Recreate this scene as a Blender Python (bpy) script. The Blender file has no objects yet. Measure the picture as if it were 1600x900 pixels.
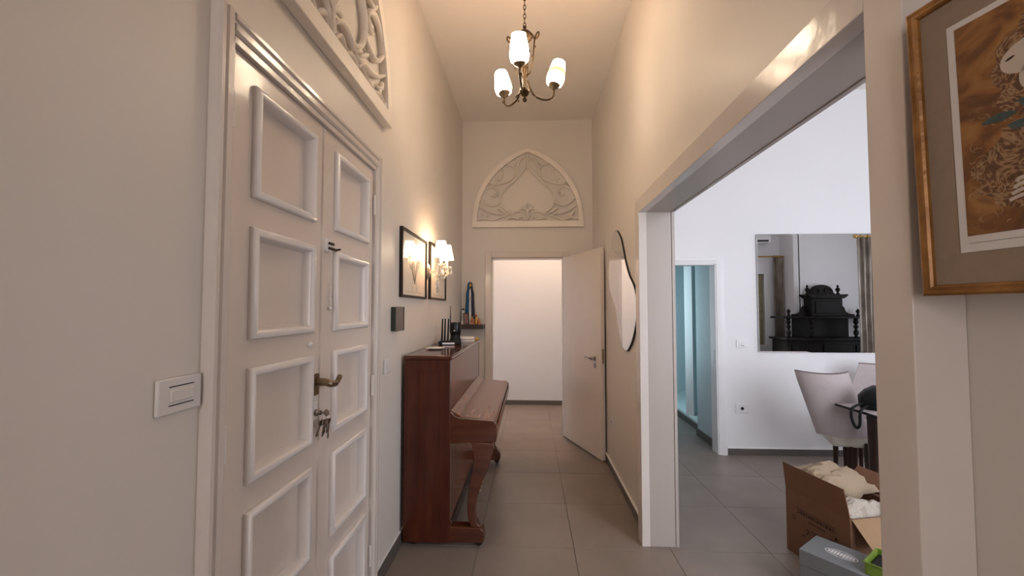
import bpy, bmesh, math, random
from mathutils import Vector, Matrix
random.seed(7)
S = bpy.context.scene
COL = S.collection
PI = math.pi

# ------------------------------------------------------------------ camera
F_PX = 640.0
yaw = math.atan(28 / F_PX); pitch = math.atan(0.0388)
cd = bpy.data.cameras.new('camera'); cam = bpy.data.objects.new('camera', cd); COL.objects.link(cam)
cd.sensor_width = 36.0; cd.lens = 36.0 * F_PX / 1600.0; cd.shift_y = 9.2 / 1600.0
cd.clip_start = 0.02; cd.clip_end = 100
cam.location = (0, 0, 1.49); cam.rotation_euler = (PI / 2 + pitch, 0, yaw)
S.camera = cam

# ------------------------------------------------------------------ world, daylight, exposure
S.view_settings.view_transform = 'Standard'; S.view_settings.look = 'None'
S.view_settings.gamma = 1.0; S.view_settings.use_curve_mapping = False
S.view_settings.exposure = 0.08
w = bpy.data.worlds.new('world'); S.world = w; w.use_nodes = True
w.node_tree.nodes['Background'].inputs[0].default_value = (0.62, 0.75, 1.0, 1)
w.node_tree.nodes['Background'].inputs[1].default_value = 1.0

def area_light(name, loc, direction, sx, sy, power, color):
    ld = bpy.data.lights.new(name, 'AREA'); ld.shape = 'RECTANGLE'; ld.size = sx; ld.size_y = sy
    ld.energy = power; ld.color = color
    o = bpy.data.objects.new(name, ld); COL.objects.link(o); o.location = loc
    o.rotation_euler = Vector(direction).to_track_quat('-Z', 'Y').to_euler()
    return o
DAY = (0.90, 0.92, 1.0)
area_light('daylight_dining_window', (3.0, -0.02, 1.7), (0, 1, -0.1), 2.7, 2.3, 110, DAY)
area_light('daylight_dining_side_window', (7.42, 2.7, 1.7), (-1, 0, -0.1), 2.3, 2.1, 52, DAY)
area_light('daylight_hall_window', (-0.48, -2.40, 1.75), (0, 1, -0.05), 0.5, 1.5, 27, (1.0, 0.91, 0.88))
area_light('passage_fill_light', (1.56, 5.80, 1.5), (1, 0, -0.05), 0.7, 1.5, 15, (0.62, 0.90, 1.0))  # added fill, placed out of view to brighten the passage door and floor
area_light('daylight_far_room', (-2.35, 5.8, 1.3), (1, 0.12, -0.1), 0.9, 1.3, 14, (0.72, 0.82, 1.0))

# ------------------------------------------------------------------ materials
def nt(name):
    m = bpy.data.materials.new(name); m.use_nodes = True
    t = m.node_tree; b = t.nodes['Principled BSDF']; return m, t, b
def mat(name, col, rough=0.5, metal=0.0, var=0.0, scale=8.0, bump=0.0, bscale=60.0, coat=0.0, stretch=None, col2=None, spec=0.5, detail=4.0, trans=0.0, ior=1.45):
    m, t, b = nt(name)
    b.inputs['Base Color'].default_value = (*col, 1); b.inputs['Roughness'].default_value = rough
    b.inputs['Metallic'].default_value = metal; b.inputs['Coat Weight'].default_value = coat
    b.inputs['Coat Roughness'].default_value = 0.05; b.inputs['Specular IOR Level'].default_value = spec
    b.inputs['Transmission Weight'].default_value = trans; b.inputs['IOR'].default_value = ior
    tc = t.nodes.new('ShaderNodeTexCoord'); mp = t.nodes.new('ShaderNodeMapping')
    t.links.new(tc.outputs['Object'], mp.inputs['Vector'])
    if stretch: mp.inputs['Scale'].default_value = stretch
    n = t.nodes.new('ShaderNodeTexNoise'); n.inputs['Scale'].default_value = scale; n.inputs['Detail'].default_value = detail
    t.links.new(mp.outputs[0], n.inputs['Vector'])
    r = t.nodes.new('ShaderNodeValToRGB')
    c2 = col2 if col2 else tuple(min(1, c * (1 + var)) for c in col)
    c1 = col if col2 else tuple(c * (1 - var) for c in col)
    r.color_ramp.elements[0].position = 0.3; r.color_ramp.elements[1].position = 0.7
    r.color_ramp.elements[0].color = (*c1, 1); r.color_ramp.elements[1].color = (*c2, 1)
    t.links.new(n.outputs['Fac'], r.inputs[0]); t.links.new(r.outputs[0], b.inputs['Base Color'])
    if bump:
        n2 = t.nodes.new('ShaderNodeTexNoise'); n2.inputs['Scale'].default_value = bscale
        t.links.new(mp.outputs[0], n2.inputs['Vector'])
        bp = t.nodes.new('ShaderNodeBump'); bp.inputs['Strength'].default_value = bump; bp.inputs['Distance'].default_value = 0.01
        t.links.new(n2.outputs['Fac'], bp.inputs['Height']); t.links.new(bp.outputs[0], b.inputs['Normal'])
    return m
def emis(name, col, strength):
    m, t, b = nt(name)
    b.inputs['Base Color'].default_value = (*col, 1)
    b.inputs['Emission Color'].default_value = (*col, 1); b.inputs['Emission Strength'].default_value = strength
    b.inputs['Roughness'].default_value = 0.4
    return m
WARM = (1.0, 0.74, 0.50)
MT = {}
MT['wall'] = mat('wall_paint', (.70, .65, .60), .42, var=.015, scale=1.5, bump=.04, bscale=25, spec=.4)
MT['wall_white'] = mat('dining_wall_paint', (.80, .79, .80), .6, var=.012, scale=2, bump=.05, bscale=60)
MT['ceiling'] = mat('ceiling_paint', (.84, .785, .735), .65, var=.015, scale=2, bump=.04, bscale=50)
MT['door'] = mat('door_gloss_paint', (.72, .64, .575), .16, var=.02, scale=5, bump=.10, bscale=14, spec=.5)
MT['mould'] = mat('moulding_gloss_paint', (.80, .76, .74), .2, var=.015, scale=6, bump=.06, bscale=20)
MT['casing'] = mat('casing_gloss_paint', (.68, .62, .575), .17, var=.02, scale=6, bump=.10, bscale=18)
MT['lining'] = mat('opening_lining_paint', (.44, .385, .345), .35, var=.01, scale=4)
MT['arch'] = mat('carved_panel_paint', (.82, .755, .685), .45, var=.03, scale=12)
MT['tile'] = mat('porcelain_tile', (.24, .196, .168), .36, var=.10, scale=3.5, bump=.02, bscale=120, detail=8)
MT['grout'] = mat('grout', (.085, .075, .068), .9, var=.1, scale=30)
MT['skirt'] = mat('skirting_tile', (.115, .098, .088), .4, var=.08, scale=6)
MT['caulk'] = mat('white_caulk', (.80, .78, .76), .5, var=.02)
MT['piano'] = mat('lacquered_mahogany', (.125, .038, .016), .23, col2=(.18, .058, .026), scale=4, stretch=(14, .7, 14), coat=.0, spec=.28, detail=8)
MT['piano_v'] = mat('lacquered_mahogany_side', (.045, .010, .005), .16, col2=(.090, .021, .010), scale=2.2, stretch=(9, 9, 1.2), coat=.12, spec=.4, detail=8)
MT['piano_leg'] = mat('lacquered_mahogany_dark', (.055, .014, .006), .15, col2=(.10, .027, .012), scale=2.2, stretch=(1.5, 9, 9), coat=.1, detail=8)
MT['piano_dark'] = mat('dark_piano_interior', (.018, .009, .007), .3, var=.1)
MT['brass'] = mat('antique_brass', (.060, .034, .013), .5, metal=.6, var=.35, scale=40, bump=.1, bscale=150)
MT['old_brass'] = mat('tarnished_brass', (.22, .16, .10), .35, metal=.9, var=.2, scale=50)
MT['steel'] = mat('brushed_nickel', (.42, .40, .37), .28, metal=1, var=.05, scale=60)
MT['keys'] = mat('key_steel', (.34, .30, .26), .3, metal=1, var=.2, scale=60)
MT['shade'] = emis('glass_shade_lit', (1.0, .78, .56), 36)
MT['stripe'] = emis('shade_stripe_lit', (1.0, .82, .12), 2.2)
MT['fabric_shade'] = emis('fabric_shade_lit', (1.0, .76, .50), 22)
MT['crystal'] = mat('crystal_glass', (.96, .95, .93), .03, trans=.85, ior=1.5)
MT['cream'] = mat('candle_cream', (.80, .72, .58), .5, var=.03)
MT['mirror'] = mat('mirror_silver', (.90, .90, .90), .008, metal=1)
MT['black_edge'] = mat('black_metal_edge', (.022, .016, .013), .5, spec=.25)
MT['plastic'] = mat('white_plastic', (.70, .67, .65), .35, var=.01)
MT['plastic_white'] = mat('bright_white_plastic', (.80, .79, .80), .35, var=.01)
MT['black'] = mat('black_plastic', (.008, .008, .009), .5, var=.1, spec=.25)
MT['blackgloss'] = mat('glossy_black_plastic', (.008, .008, .009), .2, var=.1, spec=.3)
MT['slot'] = mat('dark_slot', (.03, .028, .026), .6)
MT['brown'] = mat('mid_brown_laminate', (.16, .125, .105), .45, var=.05, scale=20)
MT['dark_green'] = mat('dark_green_side', (.02, .03, .022), .5)
MT['ebony'] = mat('ebonised_carved_wood', (.006, .005, .004), .55, col2=(.014, .011, .009), spec=.2, scale=6, bump=.15, bscale=30)
MT['shelf'] = mat('wenge_shelf', (.035, .016, .011), .4, var=.2, scale=8, stretch=(1, 10, 10))
MT['gilt'] = mat('worn_gilt_frame', (.16, .062, .012), .38, col2=(.36, .17, .045), metal=.25, scale=16, stretch=(1, 1, .25), bump=.3, bscale=40)
MT['linen'] = mat('linen_mat_board', (.27, .20, .145), .8, var=.05, scale=60)
MT['paper'] = mat('white_print_paper', (.62, .58, .55), .7, var=.01)
MT['chair'] = mat('pink_beige_upholstery', (.47, .405, .40), .85, var=.03, scale=40, bump=.06, bscale=300)
MT['seat'] = mat('cream_upholstery', (.55, .50, .42), .85, var=.03, scale=40)
MT['piping'] = mat('dark_piping', (.14, .09, .085), .7)
MT['dark_wood'] = mat('dark_walnut', (.030, .014, .010), .3, var=.2, scale=10)
MT['card'] = mat('brown_cardboard', (.175, .082, .042), .8, var=.06, scale=14)
MT['card_in'] = mat('light_cardboard', (.30, .185, .10), .8, var=.05, scale=14)
MT['kraft'] = mat('kraft_paper', (.33, .245, .165), .8, var=.05, scale=9, bump=.2, bscale=18)
MT['tissue'] = mat('cream_tissue_paper', (.44, .38, .32), .8, var=.05, scale=9, bump=.25, bscale=20)
MT['greybox'] = mat('grey_carton', (.175, .185, .195), .6, var=.03, scale=10)
MT['ink'] = mat('dark_print_ink', (.035, .017, .010), .8)
MT['white_ink'] = mat('white_print_ink', (.66, .66, .66), .6)
MT['green'] = mat('green_carton', (.16, .24, .03), .5, var=.2, scale=12)
MT['curtain'] = mat('brocade_curtain', (.17, .135, .105), .45, col2=(.36, .31, .255), scale=7, stretch=(1, 1, .5), bump=.1, bscale=40)
MT['shutter'] = mat('yellowed_shutter', (.52, .47, .27), .6, var=.06, scale=10)
MT['blue'] = mat('blue_glaze', (.02, .10, .22), .25, var=.3, scale=20)
MT['navy'] = mat('navy_glaze', (.012, .018, .045), .3, var=.3, scale=20)
MT['porcelain'] = mat('white_porcelain', (.78, .76, .72), .2, var=.02)
MT['gold'] = mat('gold_paint', (.52, .31, .08), .35, metal=.7, var=.2, scale=30)
MT['pink'] = mat('pink_glaze', (.45, .16, .10), .4, var=.4, scale=30)
MT['skin'] = mat('painted_pale', (.52, .44, .37), .7, var=.03, scale=20)
MT['rose'] = mat('photo_rose', (.22, .10, .09), .3, var=.4, scale=25)
MT['frost'] = mat('pale_aqua_door', (.62, .78, .80), .45, var=.02)
MT['aqua_wall'] = mat('passage_wall_paint', (.52, .60, .63), .6, var=.02)
MT['pale_tile'] = mat('pale_floor_tile', (.68, .74, .74), .3, var=.03)
MT['glasspane'] = mat('window_glass', (.95, .97, .97), .02, trans=1.0)

def art_mat(name, cols, scale, coat=0.0, dist=2.0):
    m, t, b = nt(name); b.inputs['Roughness'].default_value = .55
    b.inputs['Coat Weight'].default_value = coat; b.inputs['Coat Roughness'].default_value = .01
    tc = t.nodes.new('ShaderNodeTexCoord'); n = t.nodes.new('ShaderNodeTexNoise')
    n.inputs['Scale'].default_value = scale; n.inputs['Detail'].default_value = 7; n.inputs['Distortion'].default_value = dist
    t.links.new(tc.outputs['Object'], n.inputs['Vector'])
    r = t.nodes.new('ShaderNodeValToRGB'); e = r.color_ramp.elements
    while len(e) < len(cols): e.new(.5)
    for i, (p, c) in enumerate(cols): e[i].position = p; e[i].color = (*c, 1)
    t.links.new(n.outputs['Fac'], r.inputs[0]); t.links.new(r.outputs[0], b.inputs['Base Color'])
    return m
MT['art'] = art_mat('golden_brown_print', [(.28, (.06, .022, .010)), (.42, (.16, .062, .018)), (.52, (.27, .115, .028)), (.62, (.33, .155, .045)), (.75, (.13, .055, .02))], 9)
MT['art_dark'] = art_mat('brown_swirl_print', [(.30, (.055, .024, .014)), (.45, (.14, .06, .025)), (.52, (.36, .22, .11)), (.57, (.15, .06, .022)), (.75, (.07, .03, .018))], 22, dist=4)
MT['curl'] = mat('pale_gold_print', (.30, .19, .09), .6, var=.4, scale=60)
MT['teal'] = mat('teal_print', (.05, .075, .075), .6, var=.4, scale=40)
MT['sketch'] = art_mat('botanical_print_paper', [(.25, (.56, .50, .42)), (.50, (.62, .56, .48)), (.75, (.58, .52, .44))], 6, coat=.45)
MT['sketch_ink'] = mat('grey_print_ink', (.15, .135, .115), .5, var=.3, scale=30)

# ------------------------------------------------------------------ mesh helpers
class MB:
    def __init__(s): s.v = []; s.f = []
    def add(s, vs, fs):
        o = len(s.v); s.v += [tuple(p) for p in vs]; s.f += [tuple(i + o for i in q) for q in fs]; return s
    def box(s, x0, x1, y0, y1, z0, z1):
        return s.add([(x0,y0,z0),(x1,y0,z0),(x1,y1,z0),(x0,y1,z0),(x0,y0,z1),(x1,y0,z1),(x1,y1,z1),(x0,y1,z1)],
                     [(3,2,1,0),(4,5,6,7),(0,1,5,4),(1,2,6,5),(2,3,7,6),(3,0,4,7)])
    def prism(s, pts, axis, a, b):
        # 2-D outline extruded along axis; outline in the other two axes in xyz order
        n = len(pts)
        def P(p, t):
            if axis == 0: return (t, p[0], p[1])
            if axis == 1: return (p[0], t, p[1])
            return (p[0], p[1], t)
        vs = [P(p, a) for p in pts] + [P(p, b) for p in pts]
        return s.add(vs, [tuple(range(n - 1, -1, -1)), tuple(range(n, 2 * n))] + [(i, (i + 1) % n, n + (i + 1) % n, n + i) for i in range(n)])
    def lathe(s, prof, n=20, c=(0, 0, 0), cap=True):
        vs = []; fs = []
        for (r, z) in prof:
            for k in range(n):
                a = 2 * PI * k / n; vs.append((c[0] + r * math.cos(a), c[1] + r * math.sin(a), c[2] + z))
        for i in range(len(prof) - 1):
            for k in range(n):
                fs.append((i*n+k, i*n+(k+1) % n, (i+1)*n+(k+1) % n, (i+1)*n+k))
        if cap:
            if prof[0][0] > 1e-5: fs.append(tuple(range(n - 1, -1, -1)))
            if prof[-1][0] > 1e-5: fs.append(tuple((len(prof)-1)*n + k for k in range(n)))
        return s.add(vs, fs)
    def tube(s, path, rad, n=8, sx=1.0, up=None):
        P = [Vector(p) for p in path]; m = len(P); vs = []; fs = []
        R = rad if isinstance(rad, (list, tuple)) else [rad] * m
        prev = None
        for i in range(m):
            t = (P[min(i+1, m-1)] - P[max(i-1, 0)]).normalized()
            if up is not None: u = Vector(up)
            else: u = prev if prev is not None else (Vector((0, 0, 1)) if abs(t.z) < .9 else Vector((1, 0, 0)))
            a = (u - t * u.dot(t)).normalized(); b = t.cross(a); prev = a
            for k in range(n):
                q = 2 * PI * k / n; vs.append(P[i] + a * (R[i] * sx * math.cos(q)) + b * (R[i] * math.sin(q)))
        for i in range(m - 1):
            for k in range(n): fs.append((i*n+k, i*n+(k+1) % n, (i+1)*n+(k+1) % n, (i+1)*n+k))
        fs.append(tuple(range(n - 1, -1, -1))); fs.append(tuple((m-1)*n + k for k in range(n)))
        return s.add(vs, fs)
    def ball(s, c, r, n=12, m=8, sz=1.0):
        prof = [(max(1e-4, r * math.sin(PI * i / m)), -r * sz * math.cos(PI * i / m)) for i in range(m + 1)]
        return s.lathe(prof, n, c)
    def ringsweep(s, w, h, prof, org, eu, ev, ew):
        # mitred rectangular moulding: prof = (inset from outer edge, height)
        eu, ev, ew, org = Vector(eu), Vector(ev), Vector(ew), Vector(org); vs = []; n = len(prof)
        for cu, cv, su, sv in ((0, 0, 1, 1), (w, 0, -1, 1), (w, h, -1, -1), (0, h, 1, -1)):
            for (i, t) in prof: vs.append(org + eu * (cu + su * i) + ev * (cv + sv * i) + ew * t)
        fs = []
        for c in range(4):
            d = (c + 1) % 4
            for k in range(n): fs.append((c*n+k, d*n+k, d*n+(k+1) % n, c*n+(k+1) % n))
        return s.add(vs, fs)

def spline(pts, n=6, closed=False):
    P = [Vector(p) for p in pts]; out = []; m = len(P)
    rng = range(m if closed else m - 1)
    for i in rng:
        if closed: p0, p1, p2, p3 = P[i-1], P[i], P[(i+1) % m], P[(i+2) % m]
        else: p0, p1, p2, p3 = P[max(i-1, 0)], P[i], P[i+1], P[min(i+2, m-1)]
        for k in range(n):
            t = k / n
            out.append(.5 * ((2*p1) + (p2-p0)*t + (2*p0-5*p1+4*p2-p3)*t*t + (3*p1-p0-3*p2+p3)*t**3))
    if not closed: out.append(P[-1])
    return out

def tag(o, label=None, cat=None, group=None, kind=None):
    if label: o['label'] = label
    if cat: o['category'] = cat
    if group: o['group'] = group
    if kind: o['kind'] = kind
    return o
def obj(name, mb, m, parent=None, bevel=0.0, smooth=35, label=None, loc=None, rot=None, seg=2):
    me = bpy.data.meshes.new(name); me.from_pydata([tuple(v) for v in mb.v], [], mb.f); me.update()
    bm = bmesh.new(); bm.from_mesh(me); bmesh.ops.recalc_face_normals(bm, faces=bm.faces); bm.to_mesh(me); bm.free()
    me.materials.append(MT[m] if isinstance(m, str) else m)
    if smooth:
        for p in me.polygons: p.use_smooth = True
        me.set_sharp_from_angle(angle=math.radians(smooth))
    o = bpy.data.objects.new(name, me); COL.objects.link(o)
    if parent: o.parent = parent
    if loc: o.location = loc
    if rot: o.rotation_euler = rot
    if bevel:
        b = o.modifiers.new('bevel', 'BEVEL'); b.width = bevel; b.segments = seg; b.limit_method = 'ANGLE'; b.angle_limit = math.radians(40)
        b.harden_normals = False
    if label: o['label'] = label
    return o
def empty(name, loc=(0, 0, 0), rot=(0, 0, 0), label=None, cat=None, group=None, kind=None):
    o = bpy.data.objects.new(name, None); COL.objects.link(o); o.location = loc; o.rotation_euler = rot; o.empty_display_size = .05
    return tag(o, label, cat, group, kind)
def copy_tree(o, parent=None):
    c = o.copy(); COL.objects.link(c); c.parent = parent
    for ch in list(o.children): copy_tree(ch, c)
    return c
def struct(name, mb, m, label, cat='wall', bevel=0.0, smooth=0):
    return tag(obj(name, mb, m, bevel=bevel, smooth=smooth), label, cat, kind='structure')

# ================================================================== SETTING
XL, XR, YE, ZC = -0.825, 0.755, 4.93, 3.80       # hall wall faces, end wall face, ceiling
YB = 4.37                                         # dining room back wall face
# --- floor with single tiles
floor = struct('floor', MB().box(-3.0, 8.2, -2.6, 8.0, -0.12, -0.004), 'grout', 'grey tiled floor of hall and dining room', 'floor')
tw, td = .6, .59
tm = MB().box(-tw/2+.0012, tw/2-.0012, -td/2+.0012, td/2-.0012, -.012, 0)
first = None
for i in range(-1, 12):
    for j in range(-5, 8):
        cx, cy = -.328 + tw * (i + .5), 2.635 + td * (j + .5)
        if cx > 5.6 or (cx < 1.0 and cx > 1.0) or (cy > 5.0 and cx > 2.0): continue
        if first is None:
            first = obj('tile', tm, 'tile', floor, bevel=.0012, smooth=0, seg=1); t = first
        else:
            t = first.copy(); COL.objects.link(t); t.parent = floor
        t.location = (cx, cy, 0)

struct('ceiling', MB().box(-3.0, 8.2, -2.6, 8.0, ZC, ZC + .15), 'ceiling', 'high flat ceiling painted off-white', 'ceiling')

# --- left wall with the double-door opening (Y 1.055..2.11, z < 2.25)
DY0, DY1, DZ = 1.055, 2.11, 2.245
wl = MB().box(XL - .2, XL, -2.6, DY0, 0, ZC).box(XL - .2, XL, DY1, YE + .12, 0, ZC).box(XL - .2, XL, DY0, DY1, DZ, ZC)
struct('wall_left', wl, 'wall', 'beige painted hall wall with the double door')
# --- end wall with doorway (X -.465..+.40, z < 2.12)
EX0, EX1, EZ = -.465, .405, 2.12
we = MB().box(XL, EX0, YE, YE + .12, 0, ZC).box(EX1, XR + .16, YE, YE + .12, 0, ZC).box(EX0, EX1, YE, YE + .12, EZ, ZC)
struct('wall_end', we, 'wall', 'end wall of the hall above and around the open door')
# --- right wall with the wide opening (Y .875..2.69, z < 2.12)
OY0, OY1, OZ = .872, 2.705, 2.125
XRI = .915
wr = MB().box(XR, XRI, OY1, YE, 0, ZC).box(XR, XRI, OY0 - .02, OY1, OZ + .03, ZC).box(.80, XRI, -2.6, OY0 - .05, 0, ZC).box(.80, XRI, OY0 - .05, OY0, OZ + .03, ZC)
wr.box(XR, .80, OY0 - .02, OY0, OZ + .03, ZC)
struct('wall_right', wr, 'wall', 'beige painted hall wall with the wide opening')
struct('wall_rear', MB().box(XL - .2, -.78, -2.6, -2.45, 0, ZC).box(-.18, XRI, -2.6, -2.45, 0, ZC).box(-.78, -.18, -2.6, -2.45, 0, .95).box(-.78, -.18, -2.6, -2.45, 2.55, ZC), 'wall', 'wall closing the hall behind')
# --- room behind the end door
ef = MB().box(-2.6, 1.4, 6.50, 6.62, 0, ZC).box(-2.6, -2.48, YE + .12, 6.5, 0, ZC).box(1.4, 1.5, YE + .12, 6.62, 0, ZC)
ef.box(-2.6, XL - .2, YE + .0, YE + .12, 0, ZC)
struct('wall_far', ef, 'wall_white', 'plain pale wall seen through the open end door')
tag(obj('baseboard_far', MB().box(-2.4, 1.4, 6.488, 6.50, 0, .072), 'skirt', bevel=.002), 'grey tile skirting in the room behind the end door', 'skirting', kind='structure')

# --- dining room walls
DX0, DX1, DZT = 1.16, 1.945, 1.972                 # doorway of the back wall
wb = MB().box(XRI, DX0, YB, YB + .13, 0, ZC).box(DX1, 7.6, YB, YB + .13, 0, ZC).box(DX0, DX1, YB, YB + .13, DZT, ZC)
struct('wall_dining_back', wb, 'wall_white', 'white dining room wall with the frameless mirror')
wn = MB().box(XRI, 1.6, -.12, 0, 0, ZC).box(4.4, 4.58, -.12, 0, 0, ZC).box(1.6, 4.4, -.12, 0, 0, .5).box(1.6, 4.4, -.12, 0, 2.95, ZC)
wn.box(5.56, 7.6, -.12, 0, 0, ZC).box(5.46, 5.58, -.58, 0, 0, ZC)
wn.box(4.3, 4.42, -.58, -.12, 0, ZC)
wn.box(4.3, 4.86, -.58, -.46, 0, ZC).box(5.12, 5.58, -.58, -.46, 0, ZC).box(4.86, 5.12, -.58, -.46, 0, .70).box(4.86, 5.12, -.58, -.46, 2.30, ZC)
struct('wall_dining_near', wn, 'wall_white', 'white dining room wall behind the dark buffet')
wd = MB().box(7.5, 7.62, -.12, 1.5, 0, ZC).box(7.5, 7.62, 3.9, YB, 0, ZC).box(7.5, 7.62, 1.5, 3.9, 0, .6).box(7.5, 7.62, 1.5, 3.9, 2.8, ZC)
struct('wall_dining_side', wd, 'wall_white', 'white dining room side wall with a window')
# windows of the dining room
def window(name, axis, pos, a0, a1, z0, z1, nv, label):
    e = empty(name, (0, 0, 0), label=label, cat='window', kind='structure')
    fr = MB(); pl = []
    def B(u0, u1, v0, v1, d0, d1):
        return (u0, u1, d0, d1, v0, v1) if axis == 1 else (d0, d1, u0, u1, v0, v1)
    for (u0, u1, v0, v1) in ((a0, a1, z0, z0+.06), (a0, a1, z1-.06, z1), (a0, a0+.06, z0, z1), (a1-.06, a1, z0, z1)): fr.box(*B(u0, u1, v0, v1, pos-.03, pos+.03))
    for k in range(1, nv):
        c = a0 + (a1 - a0) * k / nv; fr.box(*B(c-.035, c+.035, z0, z1, pos-.03, pos+.03))
    obj('window_frame', fr, 'plastic_white', e, bevel=.004)
    for k in range(nv):
        p = a0 + (a1 - a0) * k / nv; q = a0 + (a1 - a0) * (k+1) / nv
        obj('pane', MB().box(*B(p+.03, q-.03, z0+.05, z1-.05, pos-.004, pos+.004)), 'glasspane', e)
    return e
window('window_1', 1, -.08, 1.6, 4.4, .5, 2.95, 3, 'wide three-pane dining room window')
window('window_2', 0, 7.56, 1.5, 3.9, .6, 2.8, 3, 'side window of the dining room')
window('window_4', 1, -2.52, -.78, -.18, .95, 2.55, 2, 'two-pane window closing the hall behind')
window('passage_light_frame', 0, 1.51, 5.42, 6.18, .7, 2.3, 1, 'added single-pane frame behind the passage fill light')  # made-up frame and pane on solid wall, dressing the added passage fill
# shuttered window in the niche (seen in the mirror)
w3 = empty('window_3', (0, 0, 0), label='narrow niche window with yellowed louvred shutter', cat='window', kind='structure')
obj('window_frame', MB().ringsweep(.26, 1.60, [(0, 0), (.03, 0), (.03, .05), (0, .05)], (4.86, -.46, .70), (1, 0, 0), (0, 0, 1), (0, 1, 0)), 'plastic_white', w3)
for k in range(30):
    z = .75 + k * .05
    obj('slat', MB().prism([(-.53, z), (-.50, z + .03), (-.495, z + .045), (-.525, z + .015)], 0, 4.885, 5.095), 'shutter', w3, smooth=0)
obj('back_panel', MB().box(4.86, 5.12, -.56, -.545, .70, 2.30), 'shutter', w3)

# --- passage behind the dining room doorway
wp = MB().box(1.99, 2.10, YB + .13, 5.02, 0, 2.5).box(XRI - .1, XRI + .02, YB + .13, 7.2, 0, ZC)
struct('wall_passage_side', wp, 'aqua_wall', 'pale wall of the passage behind the dining room doorway')
struct('wall_passage_back', MB().box(.8, 3.4, 7.2, 7.3, 0, ZC).box(3.3, 3.4, 4.5, 7.2, 0, ZC), 'aqua_wall', 'wall at the back of the bright passage')
struct('floor_raised', MB().prism([(2.075, 5.03), (2.13, 7.2), (3.3, 7.2), (3.3, 5.03)], 2, .04, .095), 'pale_tile', 'pale raised floor behind the dark step in the passage', 'floor')
struct('trim_1', MB().prism([(2.06, 5.03), (2.115, 7.2), (2.13, 7.2), (2.075, 5.03)], 2, 0, .07), 'skirt', 'dark riser of the low step in the passage', 'step')
d3 = empty('door_3', (2.19, 5.62, .095), (0, 0, math.radians(52)), label='pale aqua door standing in the passage', cat='door', kind='structure')
obj('door_leaf', MB().box(-.02, .75, 0, .045, .01, 2.0), 'frost', d3, bevel=.003)
obj('door_frame', MB().box(-.09, -.025, -.02, .08, 0, 2.06).box(-.09, .80, -.02, .08, 2.01, 2.08), 'plastic_white', d3, bevel=.003)
tag(obj('baseboard_passage', MB().box(1.975, 1.99, YB + .13, 5.02, 0, .085), 'skirt', bevel=.002), 'grey skirting in the passage behind the dining room doorway', 'skirting', kind='structure')

# --- skirting boards
def skirt(name, b, c, label):
    e = empty(name, (0, 0, 0), label=label, cat='skirting', kind='structure')
    obj('skirting_tiles', MB().box(*b), 'skirt', e, bevel=.0015); obj('caulk_line', MB().box(*c), 'caulk', e)
skirt('baseboard_left', (XL, XL+.011, DY1+.075, YE, 0, .088), (XL, XL+.008, DY1+.075, YE, .088, .094), 'grey tile skirting under the piano side wall')
skirt('baseboard_left_near', (XL, XL+.011, -2.4, DY0-.075, 0, .088), (XL, XL+.008, -2.4, DY0-.075, .088, .094), 'grey tile skirting left of the double door')
skirt('baseboard_right', (XR-.011, XR, OY1+.07, YE, 0, .075), (XR-.014, XR, OY1+.07, YE, .075, .086), 'grey tile skirting under the wavy mirror')
skirt('baseboard_end', (XL, EX0-.085, YE-.011, YE, 0, .075), (XL, EX0-.085, YE-.008, YE, .075, .081), 'grey tile skirting on the end wall')
skirt('baseboard_dining', (DX1+.09, 7.5, YB-.011, YB, 0, .066), (DX1+.09, 7.5, YB-.012, YB, .066, .075), 'grey tile skirting under the dining room mirror')
skirt('baseboard_dining_left', (XRI+.02, DX0-.09, YB-.011, YB, 0, .066), (XRI+.02, DX0-.09, YB-.012, YB, .066, .075), 'grey tile skirting left of the dining room doorway')

# --- frame of the wide opening
op = empty('trim_2', (0, 0, 0), label='off-white lined frame of the wide opening to the dining room', cat='door frame', kind='structure')
JX0, JX1 = .705, .935                               # proud faces, hall side and dining side
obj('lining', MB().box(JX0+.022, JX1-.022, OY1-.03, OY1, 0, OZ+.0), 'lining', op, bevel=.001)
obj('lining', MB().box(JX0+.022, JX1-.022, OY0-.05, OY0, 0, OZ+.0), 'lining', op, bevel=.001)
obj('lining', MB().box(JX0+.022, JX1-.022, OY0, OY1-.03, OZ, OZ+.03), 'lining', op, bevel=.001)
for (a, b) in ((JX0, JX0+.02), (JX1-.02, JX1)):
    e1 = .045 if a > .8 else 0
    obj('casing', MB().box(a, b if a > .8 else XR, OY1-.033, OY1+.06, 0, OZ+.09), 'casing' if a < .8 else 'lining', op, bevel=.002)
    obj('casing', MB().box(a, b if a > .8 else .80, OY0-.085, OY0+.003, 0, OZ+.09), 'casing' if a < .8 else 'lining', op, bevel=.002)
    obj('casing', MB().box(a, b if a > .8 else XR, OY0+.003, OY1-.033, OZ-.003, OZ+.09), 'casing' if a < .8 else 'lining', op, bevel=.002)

# --- end doorway: casing and the open leaf
d2 = empty('door_2', (0, 0, 0), label='beige flush door standing open at the end of the hall', cat='door', kind='structure')
obj('casing', MB().box(EX0-.075, EX0, YE-.02, YE, 0, EZ+.065), 'casing', d2, bevel=.004)
obj('casing', MB().box(EX1, EX1+.075, YE-.02, YE, 0, EZ+.065), 'casing', d2, bevel=.004)
obj('casing', MB().box(EX0, EX1, YE-.02, YE, EZ, EZ+.065), 'casing', d2, bevel=.004)
obj('door_frame', MB().box(EX0, EX0+.018, YE-.002, YE+.12, 0, EZ).box(EX1-.018, EX1, YE-.002, YE+.12, 0, EZ).box(EX0, EX1, YE-.002, YE+.12, EZ-.018, EZ), 'casing', d2, bevel=.002)
leaf_ang = math.atan2(4.108 - 4.90, .699 - .39)
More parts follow.
